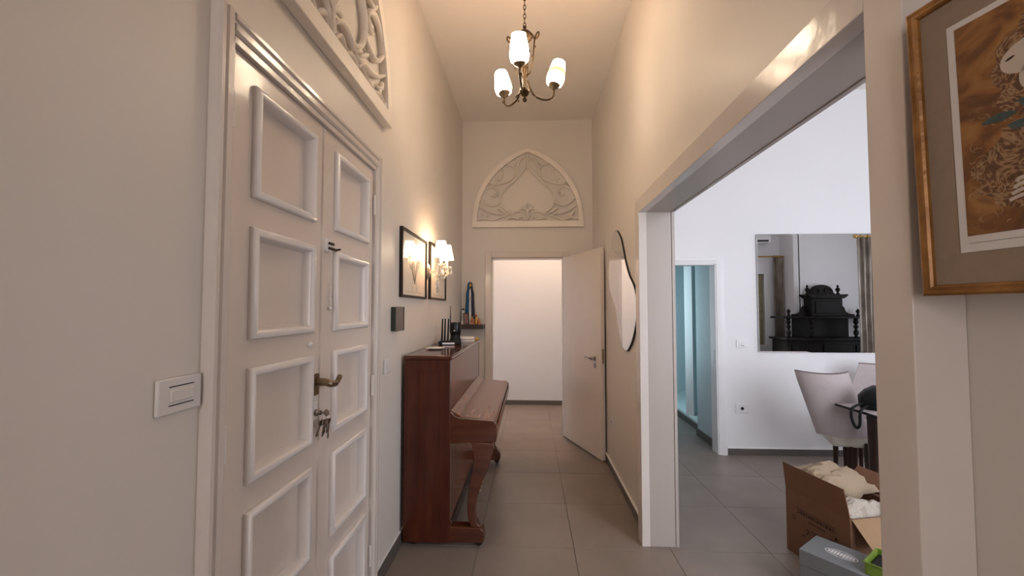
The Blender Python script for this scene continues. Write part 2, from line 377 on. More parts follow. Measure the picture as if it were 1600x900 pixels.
# leaf local: x along the leaf from the hinge, +y away from the viewer
lf = obj('door_leaf', MB().box(0, .858, 0, .04, .012, 2.112), 'door', d2, bevel=.002, loc=(.39, 4.895, 0), rot=(0, 0, leaf_ang))
hd = MB(); hd.lathe([(.024, 0), (.024, .006), (.012, .010), (.010, .045)], 16)
hd.v = [(v[0], -v[2], v[1]) for v in hd.v]
hd.v = [(v[0] + .735, v[1], v[2] + .998) for v in hd.v]
hd.tube(spline([(.735, -.045, .998), (.70, -.052, 1.0), (.655, -.05, 1.008), (.605, -.046, 1.0)], 5), [.009]*5+[.008]*6+[.007]*5, 8)
obj('handle', hd, 'steel', lf, label='nickel lever handle')
kh = MB().lathe([(.018, 0), (.018, .006), (.006, .007)], 16); kh.v = [(v[0] + .737, -v[2], v[1]*1.5 + .925) for v in kh.v]
obj('keyhole_plate', kh, 'keys', lf)
obj('latch_plate', MB().box(.857, .8605, .008, .032, .96, 1.10), 'keys', lf)
# --- dining room doorway casing
dd = empty('trim_3', (0, 0, 0), label='white moulded casing of the dining room doorway', cat='door frame', kind='structure')
cpr = [(0, 0), (.08, 0), (.08, .012), (.06, .016), (.03, .022), (.012, .022), (0, .016)]
def casing_bar(poly_z): pass
for (a, b) in ((DX1, DX1+.078), (DX0-.078, DX0)):
    s = 1 if a == DX1 else -1; xi = DX1 if s > 0 else DX0
    obj('casing', MB().prism([(xi, YB), (xi, YB-.012), (xi+s*.02, YB-.016), (xi+s*.045, YB-.024), (xi+s*.070, YB-.024), (xi+s*.078, YB-.016), (xi+s*.078, YB)], 2, 0, DZT+.065), 'plastic_white', dd, smooth=20)
obj('casing', MB().prism([(YB, DZT), (YB-.012, DZT), (YB-.016, DZT+.02), (YB-.024, DZT+.04), (YB-.024, DZT+.060), (YB-.016, DZT+.065), (YB, DZT+.065)], 0, DX0, DX1), 'plastic_white', dd, smooth=20)
obj('door_frame', MB().box(DX1-.012, DX1, YB-.004, YB+.13, 0, DZT).box(DX0, DX0+.012, YB-.004, YB+.13, 0, DZT).box(DX0, DX1, YB-.004, YB+.13, DZT-.012, DZT), 'plastic_white', dd, bevel=.002)
obj('strike_plate', MB().box(DX1-.0135, DX1-.011, YB+.03, YB+.05, .93, 1.07), 'keys', dd)

# ================================================================== DOUBLE DOOR
d1 = empty('door_1', (0, 0, 0), label='beige panelled double door with white mouldings', cat='door', kind='structure')
CF = -.795                                       # casing front face
def hcase(y0, y1, z0, z1, vert):
    # casing: flat board with two raised beads
    m = MB()
    if vert:
        s = 1 if y1 > y0 else -1; W = abs(y1 - y0)
        pr = [(0, XL), (0, CF-.006), (.006, CF), (.018, CF), (.022, CF-.008), (.028, CF-.008), (.032, CF-.002), (W-.008, CF-.002), (W, CF-.010), (W, XL)]
        m.prism([(p[1], y0 + s*p[0]) for p in pr], 2, z0, z1)
    else:
        W = z1 - z0
        pr = [(0, XL), (0, CF-.006), (.006, CF), (.018, CF), (.022, CF-.008), (.028, CF-.008), (.032, CF-.002), (W-.008, CF-.002), (W, CF-.010), (W, XL)]
        m.prism([(p[1], z1 - p[0]) for p in pr], 1, y0, y1)
    return m
obj('casing', hcase(DY0-.058, DY0, 0, DZ+.058, True), 'casing', d1, smooth=25)
obj('casing', hcase(DY1+.050, DY1, 0, DZ+.058, True), 'casing', d1, smooth=25)
obj('casing', hcase(DY0, DY1, DZ, DZ+.058, False), 'casing', d1, smooth=25)
obj('door_frame', MB().box(XL-.12, CF-.012, DY0-.002, DY0+.010, 0, DZ).box(XL-.12, CF-.012, DY1-.010, DY1+.002, 0, DZ).box(XL-.12, CF-.012, DY0, DY1, DZ-.022, DZ), 'casing', d1, bevel=.002)
obj('door_stop', MB().box(XL-.12, XL-.07, DY0, DY0+.04, 0, DZ).box(XL-.12, XL-.07, DY1-.04, DY1, 0, DZ), 'casing', d1)
rows = [(1.822, 2.158), (1.402, 1.735), (.985, 1.320), (.565, .905), (.145, .485)]
FX = XL + .002                                   # leaf face
def make_leaf(y0, y1, p0, p1):
    m = MB(); x0, x1 = FX - .045, FX
    m.box(x0, x1, y0, p0+.028, .008, DZ-.024); m.box(x0, x1, p1-.028, y1, .008, DZ-.024)
    zs = [.008] + sum([[r[0]+.028, r[1]-.028] for r in reversed(rows)], []) + [DZ-.024]
    for k in range(0, len(zs), 2): m.box(x0, x1, p0+.028, p1-.028, zs[k], zs[k+1])
    lf = obj('door_leaf', m, 'door', d1, smooth=0)
    for (z0, z1) in rows:
        obj('panel', MB().box(FX-.034, FX-.022, p0+.015, p1-.015, z0+.015, z1-.015), 'door', lf, smooth=0)
        fr = MB().ringsweep(p1-p0, z1-z0, [(0, 0), (0, .009), (.005, .016), (.014, .019), (.022, .017), (.026, .012), (.0285, .004), (.034, -.022), (.026, -.024)], (FX, p0, z0), (0, 1, 0), (0, 0, 1), (1, 0, 0))
        obj('panel_moulding', fr, 'mould', lf, smooth=50)
    return lf
ym = 1.575
l1 = make_leaf(DY0+.013, ym-.002, 1.162, 1.515)
l2 = make_leaf(ym+.002, DY1-.013, 1.672, 2.028)
obj('meeting_bead', MB().prism([(FX, ym-.006), (FX+.006, ym-.003), (FX+.006, ym+.014), (FX, ym+.018)], 2, .01, DZ-.03), 'door', l2, smooth=0)
def hinge(y, z, lf):
    m = MB().lathe([(.004, 0), (.0075, .004), (.0075, .052), (.0065, .053), (.0065, .055), (.0075, .056), (.0075, .104), (.004, .108)], 10, (FX+.008, y, z-.054))
    obj('hinge', m, 'mould', lf)
for z in (2.04, 1.13, .24): hinge(DY0+.012, z, l1)
for z in (2.04, 1.10, .24): hinge(DY1-.012, z, l2)
# lever handle, lock plate, bell and chain latch, door bumper
hb = MB().box(FX, FX+.008, 1.527, 1.562, 1.165, 1.245)
hb.tube(spline([(FX+.004, 1.545, 1.215), (FX+.045, 1.545, 1.213), (FX+.055, 1.56, 1.205), (FX+.052, 1.61, 1.200), (FX+.048, 1.655, 1.222)], 6), [.015]*6+[.014]*6+[.013]*6+[.010]*6+[.006], 8)
obj('handle', hb, 'old_brass', l1, label='tarnished brass lever handle', bevel=.002)
ps = MB().box(FX, FX+.004, 1.528, 1.560, 1.045, 1.14); obj('lock_plate', ps, 'mould', l1, bevel=.002)
lc = MB().lathe([(.013, 0), (.013, .010), (.009, .012), (.009, .022)], 14); lc.v = [(FX+.004+v[2], 1.545+v[0], 1.098+v[1]) for v in lc.v]
obj('lock_cylinder', lc, 'keys', l1)
obj('latch_box', MB().box(FX, FX+.016, 1.583, 1.625, 1.722, 1.775), 'mould', l2, bevel=.003)
obj('latch_bolt', MB().box(FX+.016, FX+.022, 1.600, 1.665, 1.732, 1.742).box(FX+.016, FX+.022, 1.600, 1.640, 1.752, 1.762).tube([(FX+.019, 1.66, 1.737), (FX+.03, 1.675, 1.742)], .004), 'black_edge', l2)
obj('door_bumper', MB().ball((FX+.004, 1.497, 1.362), .011), 'mould', l1)
ch = MB()
for k in range(9): ch.ball((FX+.006, 1.640 + .004*math.sin(k), 1.60 - k*.011), .004, 6, 5)
ch.ball((FX+.007, 1.640, 1.497), .009, 8, 6)
obj('chain', ch, 'mould', l2)
# keys hanging in the lock
kb = empty('key_bunch', (FX+.026, 1.545, 1.098), label='bunch of steel keys hanging in the lock of the double door', cat='keys')
ring = MB().tube([(.014, .018*math.cos(a*PI/8), -.014+.018*math.sin(a*PI/8)) for a in range(17)], .0018, 6); obj('key_ring', ring, 'keys', kb)
def key(ang, off, ln, name='key'):
    m = MB(); m.prism([(.014*math.cos(a*PI/6), .011*math.sin(a*PI/6)) for a in range(12)], 0, -.0015, .0015)
    m.box(-.0015, .0015, -.0035, .0035, -ln, -.008); m.box(-.0015, .0015, -.0035, .007, -ln+.004, -ln+.012)
    o = obj(name, m, 'keys', kb, smooth=0); o.location = (.012+off, off*2.0, -.036); o.rotation_euler = (ang, .12, .5*ang)
    return o
for a, o_, l_ in ((-.35, -.006, .05), (.05, 0, .055), (.30, .006, .05), (.15, .010, .07), (-.12, .004, .045)): key(a, o_, l_)
inb = MB().box(-.024, .014, -.0016, .0016, -.004, .004).prism([(.011*math.cos(a*PI/6)+.022, .013*math.sin(a*PI/6)) for a in range(12)], 1, -.0016, .0016)
obj('inserted_key', inb, 'keys', kb)

# ================================================================== CARVED ARCH PANELS
OUT = [(-.668, 0), (-.664, .12), (-.645, .26), (-.60, .41), (-.525, .56), (-.42, .70), (-.29, .82), (-.14, .905), (0, .955)]
INN = [(-.615, .072), (-.606, .19), (-.572, .34), (-.515, .47), (-.43, .60), (-.325, .715), (-.20, .81), (-.09, .875), (0, .915)]
def arch_panel(name, loc, rz, label):
    # local: x right, z up, panel front towards -y
    e = empty(name, loc, (0, 0, rz), label=label, cat='wall carving')
    def full(h): 
        s = [tuple(p) for p in spline([(a, b, 0) for a, b in h], 5)]
        return s + [(-p[0], p[1], 0) for p in reversed(s[:-1])]
    o, i = full(OUT), full(INN); n = len(o)
    vs = []; fs = []
    for (p, y) in ((o, 0), (o, -.042), (i, -.042), (i, 0)): vs += [(q[0], y, q[1]) for q in p]
    for k in range(n - 1):
        for r in range(4):
            s2 = (r + 1) % 4; fs.append((r*n+k, r*n+k+1, s2*n+k+1, s2*n+k))
    obj('arch_frame', MB().add(vs, fs), 'arch', e, smooth=30)
    obj('base_rail', MB().box(-.672, .672, -.048, 0, -.004, .072), 'arch', e, bevel=.004)
    def scroll(pts, r0=.014, r1=.006, mir=True, name='scroll', dep=-.022):
        for sgn in ((1, -1) if mir else (1,)):
            sp = spline([(sgn*a, dep, b) for a, b in pts], 6); m = len(sp)
            rr = [(r0 + (r1 - r0) * abs(2*k/(m-1) - .8) / 1.2) for k in range(m)]
            obj(name, MB().tube(sp, rr, 8, sx=1.5, up=(0, 1, 0)), 'arch', e, smooth=60)
    scroll([(0, .75), (-.09, .645), (-.187, .544), (-.29, .44), (-.325, .345), (-.305, .255), (-.25, .20), (-.187, .178), (-.12, .195)], .013, .011, name='spade_border')
    L = [[(-.617,.085),(-.53,.112),(-.425,.085),(-.32,.120),(-.187,.172)],
         [(-.590,.26),(-.50,.20),(-.40,.165),(-.31,.155),(-.26,.105)],
         [(-.575,.36),(-.50,.285),(-.42,.262),(-.35,.285),(-.317,.334)],
         [(-.545,.42),(-.50,.475),(-.43,.492),(-.37,.455),(-.36,.40),(-.405,.372),(-.445,.392)],
         [(-.36,.52),(-.27,.545),(-.19,.59),(-.150,.66),(-.160,.725),(-.206,.755),(-.27,.74)],
         [(-.40,.60),(-.335,.585),(-.305,.635),(-.30,.70),(-.335,.71)],
         [(-.149,.63),(-.125,.72),(-.10,.80),(-.060,.855),(-.025,.83),(-.008,.775)],
         [(-.235,.785),(-.19,.76),(-.14,.79),(-.10,.845)],
         [(-.200,.150),(-.15,.182),(-.09,.192),(-.035,.165),(-.006,.09)],
         [(-.47,.56),(-.43,.52),(-.38,.52),(-.345,.545)],
         [(-.24,.10),(-.18,.11),(-.12,.09)],
         [(-.12,.09),(-.07,.125),(-.03,.09)],
         [(-.56,.20),(-.535,.155),(-.48,.14)],
         [(-.36,.23),(-.32,.20),(-.27,.165)]]
    for c in L: scroll(c)
    scroll([(0, .72), (0, .82), (0, .90)], .016, .012, False, 'centre_stem')
    scroll([(0, .08), (0, .18), (0, .29)], .013, .007, False, 'palmette')
    for q in (.5, .95, 1.35): scroll([(0, .19), (-.035*math.sin(q)-.01, .21+.03*math.cos(q)), (-.085*math.sin(q), .20+.085*math.cos(q))], .010, .007, name='palmette')
    for (bx, bz) in ((-.60, .10), (-.35, .54), (-.31, .74), (-.40, .40), (-.52, .135)):
        for sgn in (1, -1): obj('leaf_boss', MB().ball((sgn*bx, -.022, bz), .017, 8, 6), 'arch', e, smooth=60)
    return e
arch_panel('arch_tracery', (-.025, YE, 2.487), 0, 'carved pointed arch tracery on the end wall above the open door')
arch_panel('arch_tracery', (XL, 1.585, 2.520), PI/2, 'carved pointed arch tracery above the panelled double door')

# ================================================================== CHANDELIER
CC = (-.03, 2.467)
c = empty('chandelier', (CC[0], CC[1], ZC), label='three-light antique brass chandelier hanging from the hall ceiling', cat='chandelier')
Zr = lambda z: z - ZC
obj('ceiling_cup', MB().lathe([(.055, Zr(3.80)), (.055, Zr(3.785)), (.035, Zr(3.76)), (.008, Zr(3.745))], 20), 'brass', c)
chn = MB()
for k in range(18):
    z = 3.748 - k * .0285; a = 0 if k % 2 else PI/2
    chn.tube([(.007*math.cos(q*PI/6)*math.cos(a), .007*math.cos(q*PI/6)*math.sin(a), Zr(z) - .016 + .018*math.sin(q*PI/6)) for q in range(13)], .0026, 5)
obj('chain', chn, 'brass', c)
obj('cap', MB().lathe([(.004, Zr(3.245)), (.012, Zr(3.235)), (.008, Zr(3.222)), (.018, Zr(3.212)), (.040, Zr(3.195)), (.050, Zr(3.170)), (.034, Zr(3.150)), (.010, Zr(3.135))], 12), 'brass', c)
obj('stem', MB().lathe([(.006, Zr(3.15)), (.006, Zr(3.00)), (.014, Zr(2.985)), (.016, Zr(2.955)), (.010, Zr(2.93)), (.015, Zr(2.91)), (.013, Zr(2.86)), (.026, Zr(2.845)), (.030, Zr(2.825)), (.020, Zr(2.805)), (.007, Zr(2.797)), (.007, Zr(2.790)), (.014, Zr(2.782)), (.011, Zr(2.768)), (.001, Zr(2.762))], 14), 'brass', c)
angs = [math.radians(262), math.radians(135), math.radians(15)]
for k, a in enumerate(angs):
    ca, sa = math.cos(a), math.sin(a); P = lambda r, z, t=0: (r*ca - t*sa, r*sa + t*ca, Zr(z))
    arm = MB().tube(spline([P(.018, 2.90), P(.035, 2.855), P(.060, 2.815), P(.100, 2.795), P(.145, 2.795), P(.178, 2.815), P(.188, 2.850), P(.182, 2.872)], 5), .0062, 8)
    for (r, z, t) in ((.052, 2.826, .010), (.066, 2.800, -.011), (.062, 2.818, .013), (.188, 2.832, .010)): arm.ball(P(r, z, t), .0075, 6, 5)
    obj('arm', arm, 'brass', c)
    b2 = a + PI/3; cb, sb = math.cos(b2), math.sin(b2); Q = lambda r, z: (r*cb, r*sb, Zr(z))
    up = MB().tube(spline([Q(.040, 3.185), Q(.060, 3.160), Q(.075, 3.130), Q(.092, 3.125), Q(.110, 3.140), Q(.106, 3.158), Q(.090, 3.150), Q(.078, 3.125), Q(.070, 3.06), Q(.062, 2.98), Q(.045, 2.935), Q(.015, 2.925)], 5), .0048, 8)
    for (r, z) in ((.078, 3.08), (.060, 3.03)): up.ball(Q(r, z), .007, 6, 5)
    obj('scroll_rod', up, 'brass', c)
    tilt = Matrix.Translation(Vector(P(.184, 2.868))) @ Matrix.Rotation(.22, 4, Vector((-sa, ca, 0)))
    def tl(mb): mb.v = [tuple(tilt @ Vector(v)) for v in mb.v]; return mb
    cup = obj('cup', tl(MB().lathe([(.008, -.004), (.012, .004), (.030, .014), (.038, .026), (.034, .030), (.010, .024)], 16)), 'old_brass', c)
    sh = MB().lathe([(.034, .024), (.050, .036), (.0555, .060), (.0560, .072), (.0505, .118), (.0405, .176), (.0375, .176), (.0470, .118), (.0520, .072), (.0515, .060), (.0460, .040), (.030, .028)], 24, cap=False)
    sh_o = obj('shade', tl(sh), 'shade', c, label='lit white glass shade')
    if k == 2:
        obj('shade_band', tl(MB().lathe([(.0530, .094), (.0540, .095), (.0512, .118), (.0500, .119)], 24, cap=False)), 'stripe', sh_o, label='yellow band on the glass')

# ================================================================== PIANO
PX0, PY0, PY1 = -.800, 2.60, 4.09
p = empty('upright_piano', (PX0, PY0, 0), label='glossy mahogany upright piano standing against the hall wall', cat='piano')
BX = .295; LN = PY1 - PY0; KB = .588
def pa(mb): return mb
for y0 in (0, LN - .035):
    sp = MB().prism([(0, .03), (BX, .03), (BX, 1.172), (.0, 1.172)], 1, y0, y0 + .035)
    so = obj('side_panel', sp, 'piano_v', p, bevel=.004)
    if y0 == 0:
        obj('side_stile', MB().box(.0, .012, -.004, 0, .06, 1.14), 'piano_v', so)
        obj('side_inset', MB().ringsweep(.145, .95, [(0, 0), (.0, .004), (.006, .004), (.008, 0)], (.085, 0, .15), (1, 0, 0), (0, 0, 1), (0, -1, 0)), 'piano_v', so)
obj('lid', MB().box(-.004, BX+.012, -.012, LN+.012, 1.172, 1.198), 'piano_leg', p, bevel=.008, seg=3)
obj('back_panel', MB().box(.0, .03, .035, LN-.035, .06, 1.172), 'piano_dark', p)
obj('upper_panel', MB().box(BX-.022, BX-.002, .035, LN-.035, .835, 1.168), 'piano', p, bevel=.004)
obj('lower_panel', MB().box(BX-.030, BX-.010, .035, LN-.035, .12, .645), 'piano', p, bevel=.004)
obj('bottom_rail', MB().box(BX-.05, BX-.004, .035, LN-.035, .035, .12), 'piano_dark', p)
cheek = [(BX-.01, .645), (KB-.004, .660), (KB+.004, .70), (KB, .765), (KB-.022, .788), (BX+.055, .802), (BX+.028, .815), (BX-.004, .842), (BX-.01, .842)]
for y0 in (0.002, LN - .042): obj('key_cheek', MB().prism(cheek, 1, y0, y0+.04), 'piano_leg', p, bevel=.004)
obj('key_bed', MB().box(BX-.01, KB-.005, .035, LN-.035, .645, .715), 'piano', p, bevel=.006)
fb = [(BX-.004, .846), (BX+.030, .818), (BX+.058, .804), (KB-.028, .790), (KB-.010, .780), (KB-.004, .762), (KB-.020, .745), (BX, .745)]
obj('fallboard', MB().prism(fb, 1, .042, LN-.042), 'piano', p, bevel=.003)
obj('hinge_strip', MB().prism([(BX+.018, .8285), (BX+.050, .8085), (BX+.052, .8115), (BX+.020, .8315)], 1, .044, LN-.044), 'piano', p)
obj('key_slip', MB().box(KB-.012, KB+.004, .042, LN-.042, .685, .738), 'piano', p, bevel=.005)
for y0 in (.01, LN - .075):
    path = spline([(KB-.095, 0, .655), (KB-.085, 0, .60), (KB-.100, 0, .50), (KB-.135, 0, .38), (KB-.155, 0, .28), (KB-.155, 0, .18), (KB-.130, 0, .125)], 5)
    wd_ = [.070, .066, .050, .036, .028, .024, .030]
    vs = []; m = len(path)
    for k, q in enumerate(path):
        i = min(int(k/5), 5); f_ = k/5 - i; h = wd_[i]*(1-f_) + wd_[min(i+1, 6)]*f_
        vs += [(q.x-h, y0, q.z), (q.x+h, y0, q.z), (q.x+h, y0+.06, q.z), (q.x-h, y0+.06, q.z)]
    fs = [(3, 2, 1, 0)] + [(k*4+r, k*4+(r+1) % 4, (k+1)*4+(r+1) % 4, (k+1)*4+r) for k in range(m-1) for r in range(4)] + [tuple((m-1)*4+r for r in range(4))]
    obj('front_leg', MB().add(vs, fs), 'piano_leg', p, bevel=.008)
    y1 = y0 - .008
    toe = [(0, .035), (KB-.085, .035), (KB-.075, .06), (KB-.080, .105), (KB-.10, .125), (BX, .130), (BX, .14), (0, .14)]
    tb = obj('toe_block', MB().prism(toe, 1, y1, y1+.078), 'piano_leg', p, bevel=.005)
    for xx in (KB-.115, .06):
        cs = MB(); cs.lathe([(.020, -.009), (.024, -.006), (.024, .006), (.020, .009)], 14); cs.v = [(xx+v[0], y1+.039+v[2], .024+v[1]) for v in cs.v]
        cs.box(xx-.010, xx+.010, y1+.026, y1+.052, .03, .045)
        obj('caster', cs, 'black_edge', tb)
for k in (-1, 0, 1):
    yk = LN/2 + k*.085
    obj('pedal', MB().tube(spline([(BX-.03, yk, .085), (BX+.03, yk, .085), (BX+.085, yk, .078), (BX+.12, yk, .070)], 4), [.008]*8+[.012]*4+[.010], 8, sx=.55, up=(0, 0, 1)), 'old_brass', p)

# ---- things on the piano
TOP = 1.198
def on_top(name, x, y, rz, label, cat): return empty(name, (x, y, TOP), (0, 0, rz), label=label, cat=cat)
pl = MB().lathe([(.03, 0), (.045, .002), (.070, .010), (.0705, .012), (.044, .005), (.001, .004)], 24)
tag(obj('saucer', pl, 'porcelain', loc=(-.700, 3.02, TOP)), 'small white dish on the near end of the piano top', 'dish')
r = on_top('router', -.672, 3.44, .12, 'black router with three upright antennas on the piano', 'router')
obj('body', MB().prism([(-.085, -.06), (.085, -.06), (.095, -.04), (.085, .06), (-.085, .06), (-.095, -.04)], 2, .002, .030), 'black', r, bevel=.004)
obj('front_strip', MB().box(-.06, .04, -.0615, -.0600, .006, .020), 'plastic_white', r)
for x in (-.075, -.052, -.025):
    a = MB().tube([(x, .052, .018), (x+.002, .054, .055), (x+.006, .056, .215)], [.008, .008, .006], 8); obj('antenna', a, 'black', r)
k = on_top('network_device', -.668, 3.66, 0, 'squat black device with one thin antenna behind the router', 'device')
obj('base', MB().lathe([(.050, 0), (.050, .030), (.044, .04), (.044, .075)], 20), 'black', k)
obj('body', MB().lathe([(.044, .070), (.050, .080), (.053, .100), (.053, .165), (.050, .178), (.02, .182)], 20), 'blackgloss', k)
obj('antenna', MB().tube([(-.045, .0, .16), (-.046, 0, .20), (-.046, 0, .325)], [.006, .005, .003], 8), 'black', k)
obj('lens', MB().ball((.0, -.050, .105), .010, 10, 6), 'steel', k)
q = on_top('stacked_papers', -.625, 3.88, .2, 'low pile of pale papers at the far end of the piano top', 'papers')
for i in range(5): obj('sheet', MB().box(-.10+.006*i, .09+.004*(i % 3), -.13, .12-.008*i, .007*i+.001, .007*i+.007), ['paper', 'plastic', 'greybox', 'paper', 'plastic_white'][i], q, smooth=0)
g = on_top('gilt_tray', -.530, 4.02, .1, 'small gilt edged tray on the far corner of the piano', 'tray')
obj('plate', MB().box(-.02, .025, -.06, .05, .001, .006), 'gold', g, bevel=.002); obj('rim', MB().ringsweep(.045, .11, [(0, 0), (0, .012), (.004, .012), (.004, 0)], (-.02, -.06, .006), (1, 0, 0), (0, 1, 0), (0, 0, 1)), 'gold', g)

# ---- floating shelf with figurines
sh = tag(obj('corner_shelf', MB().box(XL+.005, -.540, YE-.20, YE-.002, 1.268, 1.318), 'shelf', bevel=.002), 'dark wood floating shelf in the corner beside the end door', 'shelf')
SZ = 1.318; SYc = YE - .10
st = empty('robed_figurine', (-.715, SYc+.045, SZ), label='tall figurine in white robe and blue mantle on the corner shelf', cat='figurine')
obj('robe', MB().lathe([(.050, 0), (.050, .012), (.040, .018), (.036, .10), (.030, .22), (.027, .30), (.034, .37), (.030, .41), (.012, .43)], 16), 'porcelain', st)
obj('head', MB().ball((0, -.006, .462), .026, 12, 8, 1.2), 'gold', st)
def mantle(a0, a1, name, m_, r0):
    vs = []; fs = []; n = 8
    prof = [(r0, .06), (r0*.98, .16), (r0*.86, .28), (r0*.80, .37), (r0*.55, .43), (r0*.50, .48), (r0*.25, .505)]
    for (rr, z) in prof:
        for kk in range(n):
            a = a0 + (a1-a0)*kk/(n-1); wv = 1 + .07*math.sin(kk*2.6); vs.append((rr*wv*math.cos(a), rr*wv*math.sin(a), z)); 
    for (rr, z) in prof:
        for kk in range(n):
            a = a0 + (a1-a0)*kk/(n-1); vs.append(((rr-.006)*math.cos(a), (rr-.006)*math.sin(a), z))
    N = len(prof)*n
    for i in range(len(prof)-1):
        for kk in range(n-1):
            fs.append((i*n+kk, i*n+kk+1, (i+1)*n+kk+1, (i+1)*n+kk)); fs.append((N+i*n+kk, N+(i+1)*n+kk, N+(i+1)*n+kk+1, N+i*n+kk+1))
        for kk in (0, n-1): fs.append((i*n+kk, (i+1)*n+kk, N+(i+1)*n+kk, N+i*n+kk))
    obj(name, MB().add(vs, fs), m_, st, smooth=60)
mantle(math.radians(95), math.radians(265), 'mantle', 'blue', .062)
mantle(math.radians(-65), math.radians(85), 'mantle', 'navy', .054)
obj('hands', MB().tube([(-.02, -.034, .30), (0, -.045, .325), (.02, -.034, .30)], .010, 8), 'skin', st)
bt = empty('white_bottle', (-.788, SYc-.01, SZ), label='slim white bottle with dark stopper on the corner shelf', cat='bottle')
obj('bottle', MB().lathe([(.026, 0), (.028, .01), (.022, .04), (.017, .09), (.015, .15), (.011, .165)], 14), 'porcelain', bt)
obj('stopper', MB().lathe([(.010, .165), (.012, .172), (.010, .185), (.002, .190)], 12), 'black', bt)
pf = empty('photo_frame', (-.742, SYc-.075, SZ), (math.radians(-14), 0, .35), label='small dark photo frame leaning on the corner shelf', cat='photo frame')
obj('frame', MB().ringsweep(.066, .135, [(0, 0), (0, .010), (.010, .012), (.012, 0)], (-.033, 0, .003), (1, 0, 0), (0, 0, 1), (0, -1, 0)), 'dark_wood', pf)
obj('photo', MB().box(-.026, .026, -.004, .004, .010, .132), 'rose', pf)
def figur(x, y, h, m1, m2, label, name='small_figurine'):
    e = empty(name, (x, y, SZ), label=label, cat='figurine')
    obj('body', MB().lathe([(.022, 0), (.024, .006), (.016, .02), (.020, h*.45), (.012, h*.72), (.008, h*.75)], 12), m1, e)
    obj('head', MB().ball((0, 0, h*.87), h*.14, 10, 7), m2, e)
figur(-.675, SYc-.055, .095, 'pink', 'gold', 'small pink figurine with gold head on the corner shelf')
figur(-.632, SYc-.035, .120, 'gold', 'pink', 'small gold figurine with pink head on the corner shelf')
figur(-.595, SYc-.06, .075, 'pink', 'pink', 'smallest pink figurine near the free end of the corner shelf')

# ================================================================== LEFT WALL THINGS
def switch_plate(name, y, z, w_, h_, face, label, cat, kind='rocker', m='plastic'):
    # local: x along the wall, z up, face towards -y
    rz = {'left': PI/2, 'right': -PI/2, 'back': 0}[face]; X = {'left': XL, 'right': XR}.get(face)
    loc = (X, y, z) if X is not None else (y, YB, z)
    e = empty(name, loc, (0, 0, rz), label=label, cat=cat)
    obj('plate', MB().prism([(-w_/2, -h_/2), (w_/2, -h_/2), (w_/2, h_/2), (-w_/2, h_/2)], 1, -.010, 0), m, e, bevel=.004, seg=3)
    if kind == 'rocker':
        obj('rocker', MB().prism([(-.030, -.0135), (.034, -.0135), (.034, .0135), (-.030, .0135)], 1, -.0135, -.009), m, e, bevel=.002)
        obj('groove', MB().box(-.032, .036, -.0108, -.0098, .020, .0225), 'slot', e); obj('groove', MB().box(-.032, .036, -.0108, -.0098, -.0225, -.020), 'slot', e)
    elif kind == 'two':
        for s in (-1, 1): obj('rocker', MB().box(s*.014-.012, s*.014+.012, -.0135, -.009, -.024, .024), m, e, bevel=.002)
    elif kind == 'three':
        for s in (-1, 0, 1): obj('rocker', MB().box(s*.025-.011, s*.025+.011, -.0135, -.009, -.024, .024), m, e, bevel=.002)
        obj('indicator', MB().box(-.012, .012, -.0140, -.0105, -.026, -.022), 'slot', e)
    else:
        oc = MB().lathe([(.020, 0), (.020, .004), (.017, .004), (.016, -.004), (.001, -.004)], 18); oc.v = [(v[0], -.010-v[2], v[1]) for v in oc.v]
        obj('socket', oc, m, e)
        obj('pin_holes', MB().box(-.011, -.005, -.0145, -.0095, -.004, .004).box(.005, .011, -.0145, -.0095, -.004, .004), 'slot', e)
    return e
switch_plate('light_switch', .931, 1.293, .120, .082, 'left', 'wide white light switch left of the double door', 'light switch', 'rocker')
switch_plate('light_switch', 2.333, 1.166, .10, .082, 'left', 'small white double light switch between double door and piano', 'light switch', 'two')
bx = empty('wall_box', (XL, 2.43, 1.435), (0, 0, PI/2), label='flat brown square box mounted above the small light switch', cat='wall box')
obj('body', MB().box(-.030, .115, -.030, 0, -.072, .072), 'dark_green', bx, bevel=.003); obj('front_panel', MB().box(-.032, .117, -.034, -.029, -.074, .074), 'brown', bx, bevel=.002)
obj('edge_strip', MB().box(.109, .117, -.0365, -.033, -.074, .074), 'slot', bx)

